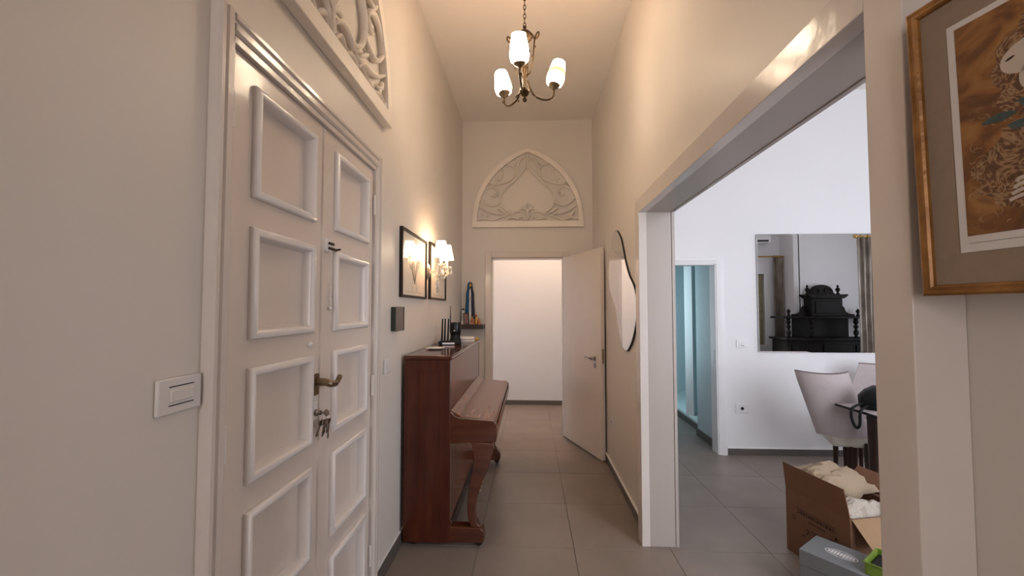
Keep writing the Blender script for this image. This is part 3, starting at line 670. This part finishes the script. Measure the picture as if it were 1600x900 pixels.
def botanical(y0, y1, z0, z1, label, seed):
    rnd = random.Random(seed); W = y1-y0; H = z1-z0
    e = empty('botanical_print', (XL, y0, z0), (0, 0, PI/2), label=label, cat='picture', group=None)
    obj('frame', MB().ringsweep(W, H, [(0, 0), (0, .022), (.016, .022), (.018, .010), (.018, 0)], (0, 0, 0), (1, 0, 0), (0, 0, 1), (0, -1, 0)), 'black_edge', e, smooth=0)
    pr = obj('print', MB().box(.015, W-.015, -.010, -.003, .015, H-.015), 'sketch', e)
    ink = MB(); cx = W*.5
    for i in range(7):
        a = -.9 + 1.8*i/6 + rnd.uniform(-.1, .1); base = (cx+rnd.uniform(-.02, .02), -.0105, H*.22); ln = H*rnd.uniform(.30, .42)
        ink.tube(spline([base, (cx+.5*ln*math.sin(a), -.0105, H*.22+.55*ln), (cx+1.0*ln*math.sin(a), -.0105, H*.22+ln*(.7+.3*math.cos(a)))], 5), [.004]*11, 6, sx=.12, up=(0, 1, 0))
    for i in range(12):
        x = cx + rnd.uniform(-.13, .13); z = H*rnd.uniform(.42, .68); r_ = rnd.uniform(.010, .024); b_ = rnd.uniform(0, 6)
        ink.tube([(x+r_*math.cos(b_+q*.7)*(1-q*.06), -.0106, z+r_*math.sin(b_+q*.7)*(1-q*.06)) for q in range(9)], .0025, 5, sx=.12, up=(0, 1, 0))
    for s in (-1, 1): ink.tube(spline([(cx+s*.05, -.0105, H*.10), (cx+s*.06, -.0105, H*.2), (cx+s*.03, -.0105, H*.3)], 4), .003, 5, sx=.12, up=(0, 1, 0))
    ink.box(W*.2, W*.8, -.0103, -.0100, H*.085, H*.09)
    obj('drawing', ink, 'sketch_ink', pr)
botanical(2.545, 3.165, 1.572, 2.022, 'black-framed grey botanical print nearer the double door', 3)
botanical(3.285, 3.905, 1.576, 2.045, 'black-framed grey botanical print behind the wall lamp', 9)

# wall lamp with two shades
sc = empty('wall_sconce', (XL, 3.255, 1.80), (0, 0, PI/2), label='two-arm crystal wall lamp with lit fabric shades between the prints', cat='wall lamp')
# local: x along the wall (+Y), -y out of the wall
bp = MB().lathe([(.050, 0), (.050, .006), (.036, .018), (.016, .026)], 18); bp.v = [(v[0], -v[2], v[1]*1.35) for v in bp.v]
obj('backplate', bp, 'steel', sc)
obj('centre_stem', MB().tube([(0, -.02, 0), (0, -.065, -.01)], .010).ball((0, -.07, -.01), .022), 'crystal', sc)
for s in (-1, 1):
    ex, ey = s*.105, -.135
    obj('arm', MB().tube(spline([(0, -.065, -.01), (s*.04, -.09, -.05), (s*.085, -.12, -.05), (ex, ey, -.01), (ex, ey, .03)], 5), .007, 8), 'crystal', sc)
    bo = obj('drip_dish', MB().lathe([(.006, .028), (.030, .030), (.046, .042), (.044, .046), (.026, .036), (.006, .034)], 16, (ex, ey, 0)), 'crystal', sc)
    for q in range(7):
        a = 2*PI*q/7; xx, yy = ex+.042*math.cos(a), ey+.042*math.sin(a)
        obj('crystal_drop', MB().lathe([(.001, .040), (.003, .032), (.004, .026), (.001, .022), (.006, .012), (.010, -.004), (.006, -.018), (.001, -.024)], 6, (xx, yy, 0)), 'crystal', bo, smooth=0)
    obj('candle_sleeve', MB().lathe([(.011, .034), (.011, .11), (.006, .112)], 12, (ex, ey, 0)), 'cream', sc)
    obj('shade', MB().lathe([(.058, .105), (.034, .225), (.031, .225), (.054, .107)], 24, (ex, ey, 0), cap=False), 'fabric_shade', sc, label='lit cream fabric shade')
for q in range(3): obj('crystal_drop', MB().lathe([(.001, .03), (.005, .02), (.009, 0), (.013, -.02), (.008, -.045), (.001, -.055)], 6, (-.03+.03*q, -.085, -.09-.03*(q == 1))), 'crystal', sc, smooth=0)

# ================================================================== RIGHT WALL THINGS
WV = [(3.519,2.165),(3.37,2.078),(3.29,1.976),(3.214,1.867),(3.093,1.746),(2.958,1.657),(2.889,1.554),(2.88,1.478),(2.927,1.379),(3.021,1.273),(3.118,1.208),(3.21,1.175),(3.326,1.201),(3.436,1.295),(3.522,1.422),(3.613,1.53),(3.76,1.631),(3.851,1.722),(3.86,1.855),(3.823,1.997),(3.723,2.112),(3.617,2.156)]
mv = empty('wavy_mirror', (XR, 3.37, 1.67), label='wavy pebble-shaped mirror with thin black edge on the hall wall', cat='mirror')
sp = [(q.x - 3.37, q.y - 1.67) for q in spline([(a, b, 0) for a, b in WV], 4, True)]
obj('edge_band', MB().prism([(a*1.012, b*1.008) for a, b in sp], 0, -.014, 0), 'black_edge', mv, smooth=30)
obj('mirror_glass', MB().prism(sp, 0, -.0155, -.0135), 'mirror', mv, smooth=0)
switch_plate('wall_socket', 3.83, .464, .12, .082, 'right', 'white wall socket low on the hall wall beside the open door', 'socket', 'socket')

# framed print on the near right wall
ux = Vector((.20, -.98, 0)).normalized()
pr = empty('framed_print', (.690, .75, 1.514), label='gilt-framed brown figure print with linen mat beside the wide opening', cat='picture')
ev = Vector((-.028, 0, 1)).normalized(); ew = ux.cross(ev).normalized()
if ew.x > 0: ew = -ew
Rm = Matrix((ux, ev, ew)).transposed().to_4x4(); pr.matrix_world = Matrix.Translation((.690, .75, 1.514)) @ Rm
# local: x along the picture, y up, z towards the hall
W_, H_ = .40, .503
obj('frame', MB().ringsweep(W_, H_, [(0, -.016), (0, .000), (.004, .003), (.009, .0015), (.014, .003), (.017, .0), (.018, -.004), (.018, -.016)], (0, 0, 0), (1, 0, 0), (0, 1, 0), (0, 0, 1)), 'gilt', pr, smooth=30)
obj('mat_board', MB().box(.016, W_-.016, .016, H_-.016, -.009, -.005), 'linen', pr)
obj('print_border', MB().box(.055, W_-.055, .068, .443, -.005, -.0038), 'paper', pr, smooth=0)
obj('pencil_line', MB().box(.067, W_-.067, .0815, .0822, -.0038, -.0036), 'sketch_ink', pr)
ar = obj('print', MB().box(.0655, W_-.0655, .0935, .433, -.0038, -.0033), 'art', pr, smooth=0)
def blob(cx, cy, rx, ry, m_, n, z=-.0032, wob=.0, rot=0.0, seed=0, k=24):
    rd = random.Random(seed); pts = []
    for i in range(k):
        a = 2*PI*i/k; r_ = 1 + wob*(rd.random()-.5)*2; x, y = rx*r_*math.cos(a), ry*r_*math.sin(a)
        pts.append((cx+x*math.cos(rot)-y*math.sin(rot), cy+x*math.sin(rot)+y*math.cos(rot)))
    return obj(n, MB().prism(pts, 2, -.0033, z), m_, ar, smooth=0)
blob(.195, .320, .085, .100, 'art_dark', 'hair', -.0031, .10, 0, 3, 40)
blob(.205, .185, .125, .085, 'art_dark', 'garment', -.0031, .07, 0, 5, 40)
blob(.150, .345, .033, .024, 'skin', 'face', -.0029, .0, .25)
blob(.150, .312, .013, .020, 'skin', 'neck', -.0029, .0)
blob(.129, .347, .0055, .0018, 'ink', 'eye', -.0027, 0, .35); blob(.158, .360, .006, .0018, 'ink', 'eye', -.0027, 0, .3)
blob(.175, .280, .045, .014, 'teal', 'collar', -.0029, .18, .1, 8, 30)
blob(.112, .266, .020, .006, 'teal', 'sash', -.0029, .15, .05, 9)
blob(.150, .245, .030, .007, 'teal', 'sash', -.0029, .2, -.1, 12)
for i in range(4):
    y = .138 + i*.0085
    obj('finger', MB().tube(spline([(.118+.003*i, y, -.0030), (.132, y+.005, -.0030), (.155, y+.006, -.0030)], 4), .0028, 6, sx=.1, up=(0, 0, 1)), 'skin', ar)
rd = random.Random(4)
for i in range(80):
    x, y = rd.uniform(.075, .20), rd.uniform(.105, .30); r_ = rd.uniform(.003, .010); b_ = rd.uniform(0, 6); d_ = rd.choice((-1, 1))
    obj('gold_curl', MB().tube([(x+r_*math.cos(b_+d_*q*.5)*(1-q*.05), y+r_*math.sin(b_+d_*q*.5)*(1-q*.05), -.0030) for q in range(6)], [.0003, .0006, .0008, .0007, .0005, .0003], 4, sx=.15, up=(0, 0, 1)), 'curl', ar)

# ================================================================== DINING ROOM THINGS
switch_plate('light_switch', 2.197, 1.142, .118, .082, 'back', 'white three-gang light switch beside the dining room doorway', 'light switch', 'three', 'plastic_white')
switch_plate('wall_socket', 2.183, .474, .130, .095, 'back', 'white wall socket low on the dining room wall', 'socket', 'socket', 'plastic_white')
mr = empty('wall_mirror', (2.36, YB, 1.052), label='large frameless mirror on the white dining room wall', cat='mirror')
MW, MH = 1.30, 1.225
obj('mirror_back', MB().box(0, MW, -.010, 0, 0, MH), 'black_edge', mr)
obj('mirror_glass', MB().box(.010, MW-.010, -.0150, -.011, .010, MH-.010), 'mirror', mr, smooth=0)
obj('bevel_border', MB().ringsweep(MW, MH, [(0, 0), (0, .0048), (.010, .0050), (.010, 0)], (0, -.010, 0), (1, 0, 0), (0, 0, 1), (0, -1, 0)), 'mirror', mr, smooth=0)

# dining chairs
def chair(loc, rz, label, outline_lean=.17):
    # local: backrest in the x-z plane at y=0, seat towards +y
    e = empty('dining_chair', loc, (0, 0, rz), label=label, cat='chair', group='upholstered chairs at the dining table')
    vs = []; fs = []; nx, nz = 8, 8
    for side in (0, 1):
        for j in range(nz+1):
            t = j/nz
            for i in range(nx+1):
                s = i/nx; x = -.19 + .38*s - outline_lean*(t-.5); cur = .08*(2*s-1)**2
                y = cur - .06*t + (-.028 if side == 0 else .028)*(1-.75*max(0, abs(2*s-1)-.7)/.3)*(1-.6*max(0, abs(2*t-1)-.8)/.2)
                vs.append((x, y, .46 + .51*t + (.012*(2*s-1)**2 if t > .9 else 0)))
    N = (nx+1)*(nz+1)
    for j in range(nz):
        for i in range(nx):
            a = j*(nx+1)+i; fs.append((a, a+1, a+nx+2, a+nx+1)); fs.append((N+a, N+a+nx+1, N+a+nx+2, N+a+1))
    for j in range(nz):
        for i in (0, nx): a = j*(nx+1)+i; fs.append((a, a+nx+1, N+a+nx+1, N+a))
    for i in range(nx):
        for j in (0, nz): a = j*(nx+1)+i; fs.append((a, a+1, N+a+1, N+a))
    bk = obj('backrest', MB().add(vs, fs), 'chair', e, smooth=60)
    top = [Vector(vs[nz*(nx+1)+i])*.5 + Vector(vs[N+nz*(nx+1)+i])*.5 for i in range(nx+1)]
    obj('piping', MB().tube([(q.x, q.y, q.z+.004) for q in top], .005, 6), 'piping', bk)
    obj('seat', MB().prism([(-.02, .03), (.24, .03), (.26, .38), (.04, .38)], 2, .37, .475), 'seat', e, bevel=.03, seg=3)
    for (x, y, dx, dy) in ((.225, .02, -.02, -.05), (.12, .06, .0, .0), (.22, .36, .01, .02), (.14, .34, .0, .02)):
        obj('leg', MB().tube([(x, y, .42), (x+dx*.4, y+dy*.4, .22), (x+dx, y+dy, 0)], [.024, .020, .013], 8), 'dark_wood', e)
    return e
chair((2.475, 3.47, 0), -.22, 'pink-beige upholstered chair at the free corner of the dining table')
chair((3.22, 4.02, 0), PI - .45, 'pink-beige upholstered chair beside the one at the table corner')
# dining table (corner seen)
tb = empty('dining_table', (2.405, 1.95, 0), label='dark dining table with thin pale-edged top behind the opening', cat='table')
obj('tabletop', MB().box(0, 1.9, 0, 1.43, .735, .75), 'blackgloss', tb, bevel=.003)
obj('runner', MB().box(.012, 1.888, .012, 1.418, .75, .7525), 'chair', tb)
for (x, y) in ((.12, .12), (1.78, .12), (.12, 1.22), (1.78, 1.22)):
    obj('leg', MB().tube([(x, y, .735), (x, y, .4), (x, y, 0)], [.035, .03, .022], 10), 'dark_wood', tb)
# black bag on the table
bg = empty('black_bag', (2.625, 3.19, .7525), (0, 0, .2), label='slumped black bag with a looped strap on the dining table', cat='bag')
vs = []; fs = []; n = 14; prof = [(.13, 0), (.15, .03), (.145, .09), (.12, .14), (.08, .165), (.02, .17)]
rd = random.Random(2)
for (r_, z) in prof:
    for kk in range(n):
        a = 2*PI*kk/n; q = 1+.10*math.sin(3*a+z*20)+rd.uniform(-.04, .04); vs.append((r_*q*1.15*math.cos(a), r_*q*.75*math.sin(a), z))
for i in range(len(prof)-1):
    for kk in range(n): fs.append((i*n+kk, i*n+(kk+1) % n, (i+1)*n+(kk+1) % n, (i+1)*n+kk))
fs += [tuple(range(n-1, -1, -1)), tuple((len(prof)-1)*n+kk for kk in range(n))]
obj('body', MB().add(vs, fs), 'black', bg, smooth=50)
obj('strap', MB().tube(spline([(-.12, .03, .05), (-.20, .035, .025), (-.238, .035, .0), (-.248, .03, -.06), (-.246, .005, -.12), (-.25, -.03, -.10), (-.245, -.035, .0), (-.20, -.03, .025), (-.12, .0, .04)], 5), .012, 8, sx=.6), 'black', bg)
obj('buckle', MB().tube([(-.145, -.075+.0, .10+.0)]+[(-.145+.012*math.cos(q*PI/5), -.08, .10+.012*math.sin(q*PI/5)) for q in range(11)], .003, 6), 'steel', bg)

# cardboard carton
A, B = Vector((1.603, 2.691)), Vector((1.690, 2.288))        # left face, far and near corner
dl = (B - A).normalized(); dr = Vector((-dl.y, dl.x))          # dr points right
cb = empty('cardboard_box', (A.x, A.y, 0), (0, 0, math.atan2(dr.y, dr.x)), label='open brown cardboard carton stuffed with paper on the dining room floor', cat='box')
LB = (B - A).length; WB = .44; HB = .378; th = .006           # local x right, y = away, near side at y=-LB
obj('side_wall', MB().box(0, th, -LB, 0, .002, HB), 'card', cb, smooth=0)
obj('side_wall', MB().box(WB-th, WB, -LB, 0, .002, HB), 'card', cb, smooth=0)
obj('end_wall', MB().box(th, WB-th, -LB, -LB+th, .002, HB), 'card', cb, smooth=0)
obj('end_wall', MB().box(th, WB-th, -th, 0, .002, HB), 'card', cb, smooth=0)
obj('bottom', MB().box(th, WB-th, -LB+th, -th, .002, .010), 'card_in', cb, smooth=0)
fl = MB().add([(0, 0, HB), (0, -LB, HB), (-.022, -LB+.012, HB+.155), (-.022, -.004, HB+.160), (.005, 0, HB), (.005, -LB, HB), (-.017, -LB+.012, HB+.155), (-.017, -.004, HB+.160)], [(0, 1, 2, 3), (7, 6, 5, 4), (0, 4, 5, 1), (1, 5, 6, 2), (2, 6, 7, 3), (3, 7, 4, 0)])
obj('flap', fl, 'card', cb, smooth=0)
f2 = MB().add([(.01, -LB, HB), (WB, -LB, HB), (WB-.01, -LB-.10, HB-.115), (.025, -LB-.10, HB-.115), (.01, -LB-.005, HB-.004), (WB, -LB-.005, HB-.004), (WB-.01, -LB-.105, HB-.119), (.025, -LB-.105, HB-.119)], [(0, 1, 2, 3), (7, 6, 5, 4), (0, 4, 5, 1), (1, 5, 6, 2), (2, 6, 7, 3), (3, 7, 4, 0)])
obj('flap', f2, 'card_in', cb, smooth=0)
f3 = MB().add([(WB, 0, HB), (WB, -LB, HB), (WB+.10, -LB, HB+.10), (WB+.10, 0, HB+.10), (WB, 0, HB-.005), (WB, -LB, HB-.005), (WB+.10, -LB, HB+.095), (WB+.10, 0, HB+.095)], [(0, 1, 2, 3), (7, 6, 5, 4), (0, 4, 5, 1), (1, 5, 6, 2), (2, 6, 7, 3), (3, 7, 4, 0)])
obj('flap', f3, 'card', cb, smooth=0)
# printed marks on the left face (illegible print: bars and pictograms)
pm = MB(); rd = random.Random(11)
pm.box(-.0008, 0, -.33, -.075, .287, .290)
for i in range(13): 
    y = -.085 - i*.0185; pm.box(-.0008, 0, y-.013, y, .262, .280) if i % 3 else pm.box(-.0008, 0, y-.013, y, .262, .268).box(-.0008, 0, y-.013, y, .274, .280)
for i in range(9):
    y = -.16 - i*.012; pm.box(-.0008, 0, y-.008, y, .236, .244)
for i in range(14):
    y = rd.uniform(-.33, -.06); z = rd.uniform(.13, .225); s_ = rd.uniform(.006, .012)
    pm.prism([(y, z), (y-s_*2, z), (y-s_, z+s_*2)], 0, -.0008, 0) if i % 2 else pm.tube([(-.0006, y+s_*math.cos(q*PI/4), z+s_*math.sin(q*PI/4)) for q in range(9)], .002, 4, sx=.2, up=(1, 0, 0))
obj('printed_marks', pm, 'ink', cb, smooth=0)
def crumple(name, pts, hgt, label, m_, seed, amp, n=14):
    # crumpled sheet over a quad footprint (four corners), bulged to hgt
    rd = random.Random(seed); c0, c1, c2, c3 = [Vector(q) for q in pts]; vs = []; fs = []
    ph = [rd.uniform(0, 6) for _ in range(8)]
    for j in range(n+1):
        for i in range(n+1):
            s, t = i/n, j/n; q = (c0*(1-s)+c1*s)*(1-t) + (c3*(1-s)+c2*s)*t
            bulge = (math.sin(PI*s)*math.sin(PI*t))**.5 * hgt
            fold = amp*(abs(math.sin(5*s+ph[0]+2.2*t))+abs(math.sin(7*t-3*s+ph[1]))*.7+abs(math.sin(11*s+6*t+ph[2]))*.35) + rd.uniform(-amp, amp)*.25
            vs.append((q.x+rd.uniform(-.006, .006), q.y+rd.uniform(-.006, .006), q.z+bulge+fold))
    N = len(vs)
    for j in range(n):
        for i in range(n): a = j*(n+1)+i; fs.append((a, a+1, a+n+2, a+n+1))
    o = obj(name, MB().add(vs, fs), m_, smooth=22)
    sm = o.modifiers.new('thick', 'SOLIDIFY'); sm.thickness = .002
    return tag(o, label, 'paper')
def cbw(x, y, z): return cb_m @ Vector((x, y, z))
cb_m = Matrix.Translation((A.x, A.y, 0)) @ Matrix.Rotation(math.atan2(dr.y, dr.x), 4, 'Z')
crumple('kraft_paper', [cbw(.014, -.262, .40), cbw(.43, -.255, .37), cbw(.42, -.015, .36), cbw(.012, -.012, .47)], .105, 'crumpled brown kraft paper bulging out of the carton', 'kraft', 5, .030)
crumple('tissue_paper', [cbw(.014, -.395, .34), cbw(.22, -.392, .30), cbw(.36, -.285, .35), cbw(.016, -.282, .37)], .06, 'crumpled cream tissue paper at the near side of the carton', 'tissue', 8, .022)
tag(obj('packed_bottle', MB().lathe([(.030, 0), (.034, .01), (.034, .20), (.020, .24), (.017, .29), (.019, .30), (.002, .302)], 14), 'blackgloss', loc=tuple(cbw(.050, -.225, .125))), 'dark bottle tucked beside the tissue paper in the carton', 'bottle')
# grey carton
gu = Vector((.186, .141)).normalized(); gv = Vector((gu.y, -gu.x))
gb = empty('grey_carton', (1.394, 2.241, 0), (0, 0, math.atan2(gu.y, gu.x)), label='low grey carton with white oval emblem in front of the cardboard carton', cat='box')
obj('body', MB().box(.002, .222, -.34, -.002, .001, .200), 'greybox', gb, smooth=0); obj('lid', MB().box(0, .224, -.342, 0, .175, .250), 'greybox', gb, bevel=.002)
em = MB(); cx, cy = .115, -.145
el = lambda rx, ry, q: (cx+ry*math.cos(q), cy+rx*math.sin(q), .2506)
ri = [el(.066, .036, 2*PI*q/32) for q in range(33)]; em.tube(ri, .0022, 5, sx=.2, up=(0, 0, 1))
for q in range(-4, 5):
    yy = cy + q*.0125; hh = .030*math.sqrt(max(0, 1-(q/4.9)**2)); em.box(cx-hh*.62, cx+hh*.62, yy-.0045, yy+.0045, .25, .2508)
for s in (-1, 1): em.tube([el(.052, .027, s*PI/2 + PI*(q/16-.5)*0.9) for q in range(17)], .0014, 4, sx=.2, up=(0, 0, 1))
obj('emblem', em, 'white_ink', gb, smooth=0, label='white oval emblem with ribbed bars')
# small green carton
gp = Vector((1.394, 2.241)) + gu * .025 + gv * .262
gc = empty('green_carton', (gp.x, gp.y, .2505), (0, 0, math.atan2(gu.y, gu.x)), label='small open green tray standing on the end of the grey carton', cat='box')
GL, GW, GH = .185, .072, .055
obj('body', MB().box(0, GL, -.004, 0, 0, GH).box(0, GL, -GW, -GW+.004, 0, GH).box(0, .004, -GW, 0, 0, GH).box(GL-.004, GL, -GW, 0, 0, GH).box(0, GL, -GW, 0, 0, .004), 'green', gc, smooth=0)
obj('contents', MB().box(.008, GL-.008, -GW+.008, -.008, .005, .035), 'black', gc, bevel=.006)
obj('rim', MB().ringsweep(GL+.008, GW+.008, [(0, 0), (0, .004), (.006, .004), (.006, 0)], (-.004, -GW-.004, GH-.002), (1, 0, 0), (0, 1, 0), (0, 0, 1)), 'green', gc, smooth=0)

# ---- carved buffet, curtains and air conditioner (seen in the mirror)
bf = empty('carved_buffet', (5.93, .02, 0), label='black carved buffet with balusters and crested top against the white wall', cat='cabinet')
# local: x along the wall, +y to the room
obj('lower_body', MB().box(-.95, .95, 0, .50, .08, .90), 'ebony', bf, bevel=.006)
obj('plinth', MB().box(-.98, .98, 0, .53, 0, .08), 'ebony', bf, bevel=.006)
for s in (-1, 0, 1): obj('door', MB().box(s*.60-.27, s*.60+.27, .50, .52, .16, .82), 'ebony', bf, bevel=.008)
obj('counter', MB().box(-1.02, 1.02, 0, .60, .90, .945), 'ebony', bf, bevel=.01)
bal = [(.030, 0), (.040, .015), (.022, .03), (.045, .09), (.035, .14), (.018, .17), (.040, .20), (.040, .225), (.020, .25), (.045, .31), (.030, .345), (.038, .36), (.030, .375)]
for x in (-.86, -.42, .42, .86): obj('baluster', MB().lathe(bal, 14, (x, .40, .945)), 'ebony', bf)
obj('back_panel', MB().box(-.55, .55, .0, .04, .945, 1.35), 'ebony', bf)
obj('shelf', MB().box(-.98, .98, 0, .46, 1.320, 1.360), 'ebony', bf, bevel=.008)
obj('upper_body', MB().box(-.30, .30, 0, .24, 1.36, 1.72), 'ebony', bf, bevel=.006)
obj('upper_panel', MB().box(-.23, .23, .24, .255, 1.42, 1.66), 'ebony', bf, bevel=.006)
obj('cornice', MB().prism([(-.32, 1.72), (.32, 1.72), (.39, 1.775), (.39, 1.80), (-.39, 1.80), (-.39, 1.775)], 1, 0, .28), 'ebony', bf, bevel=.006)
cr = [(-.28, 1.80)] + [(-.22*math.cos(q*PI/16)*1.05, 1.84+.16*math.sin(q*PI/16)) for q in range(17)] + [(.28, 1.80)]
cro = obj('crest', MB().prism(cr, 1, .05, .10), 'ebony', bf, bevel=.004)
for s in (-1, 1):
    obj('crest_carving', MB().tube(spline([(s*.19, .105, 1.86), (s*.12, .11, 1.93), (s*.05, .11, 1.90), (s*.07, .11, 1.85)], 5), .014, 6), 'ebony', cro)
    obj('finial', MB().lathe([(.030, 0), (.034, .02), (.016, .04), (.038, .085), (.040, .115), (.014, .14), (.022, .165), (.010, .19), (.001, .20)], 12, (s*.30, .12, 1.80)), 'ebony', bf)
    obj('side_scroll', MB().prism([(s*.30, 1.36), (s*.62, 1.36), (s*.60, 1.40), (s*.51, 1.41), (s*.44, 1.45), (s*.40, 1.55), (s*.35, 1.58), (s*.30, 1.50)], 1, .08, .14), 'ebony', bf, bevel=.004)
    obj('side_finial', MB().lathe([(.028, 0), (.030, .03), (.015, .05), (.034, .09), (.034, .11), (.012, .14), (.001, .16)], 12, (s*.68, .12, 1.36)), 'ebony', bf)
def curtain(x, y, w_, z0, z1, label, seed, rod=(0, 0), direction=0):
    e = empty('curtain', (x, y, z0), (0, 0, direction), label=label, cat='curtain')
    rd = random.Random(seed); n = 44; vs = []; fs = []; Hc = z1-z0; lv = 6
    for j in range(lv+1):
        t = j/lv
        for i in range(n+1):
            s = i/n; a = s*2*PI*6.5; am = .035*(1-.25*t)
            vs.append((-w_/2+w_*s*(1-.06*math.sin(PI*t))+.01*math.sin(a*2+1+j*.4), am*math.sin(a+.3*math.sin(4*s+j*.3)), Hc*t))
    for j in range(lv):
        for i in range(n): q = j*(n+1)+i; fs.append((q, q+1, q+n+2, q+n+1))
    o = obj('drape', MB().add(vs, fs), 'curtain', e, smooth=70); sm = o.modifiers.new('thick', 'SOLIDIFY'); sm.thickness = .006
    rb = MB().tube([(rod[0], 0, Hc+.015), (rod[1], 0, Hc+.015)], .016, 10).ball((rod[0], 0, Hc+.015), .035).ball((rod[1], 0, Hc+.015), .035)
    obj('rod', rb, 'gold', e)
    for i in range(5):
        xx = -w_/2 + w_*(i+.5)/5
        obj('ring', MB().tube([(xx, .026*math.cos(q*PI/6), Hc+.012+.026*math.sin(q*PI/6)) for q in range(13)], .006, 6), 'gold', e)
    return e
curtain(5.37, -.33, .24, .15, 2.62, 'grey-brown brocade curtain beside the narrow niche window', 3, (-.55, .13))
curtain(6.10, 1.22, .62, .12, 2.78, 'wide grey-brown brocade curtain drawn across the buffet alcove', 6, (-.33, 1.38))
ac = empty('air_conditioner', (4.95, -.46, 2.93), label='slim white wall air conditioner high in the niche', cat='air conditioner')
obj('body', MB().box(-.45, .22, 0, .20, 0, .22), 'plastic_white', ac, bevel=.02, seg=3); obj('outlet_slot', MB().box(-.40, .17, .196, .203, .02, .06), 'slot', ac)

# lamp of the room behind the end door
fl_ = empty('ceiling_lamp', (.3, 5.75, ZC), label='plain globe ceiling lamp in the room behind the end door', cat='lamp')
obj('base', MB().lathe([(.06, 0), (.06, -.02), (.04, -.03)], 18), 'plastic_white', fl_)
obj('globe', MB().ball((0, 0, -.13), .11, 20, 12), emis('globe_lit', (1.0, .71, .50), 152), fl_)
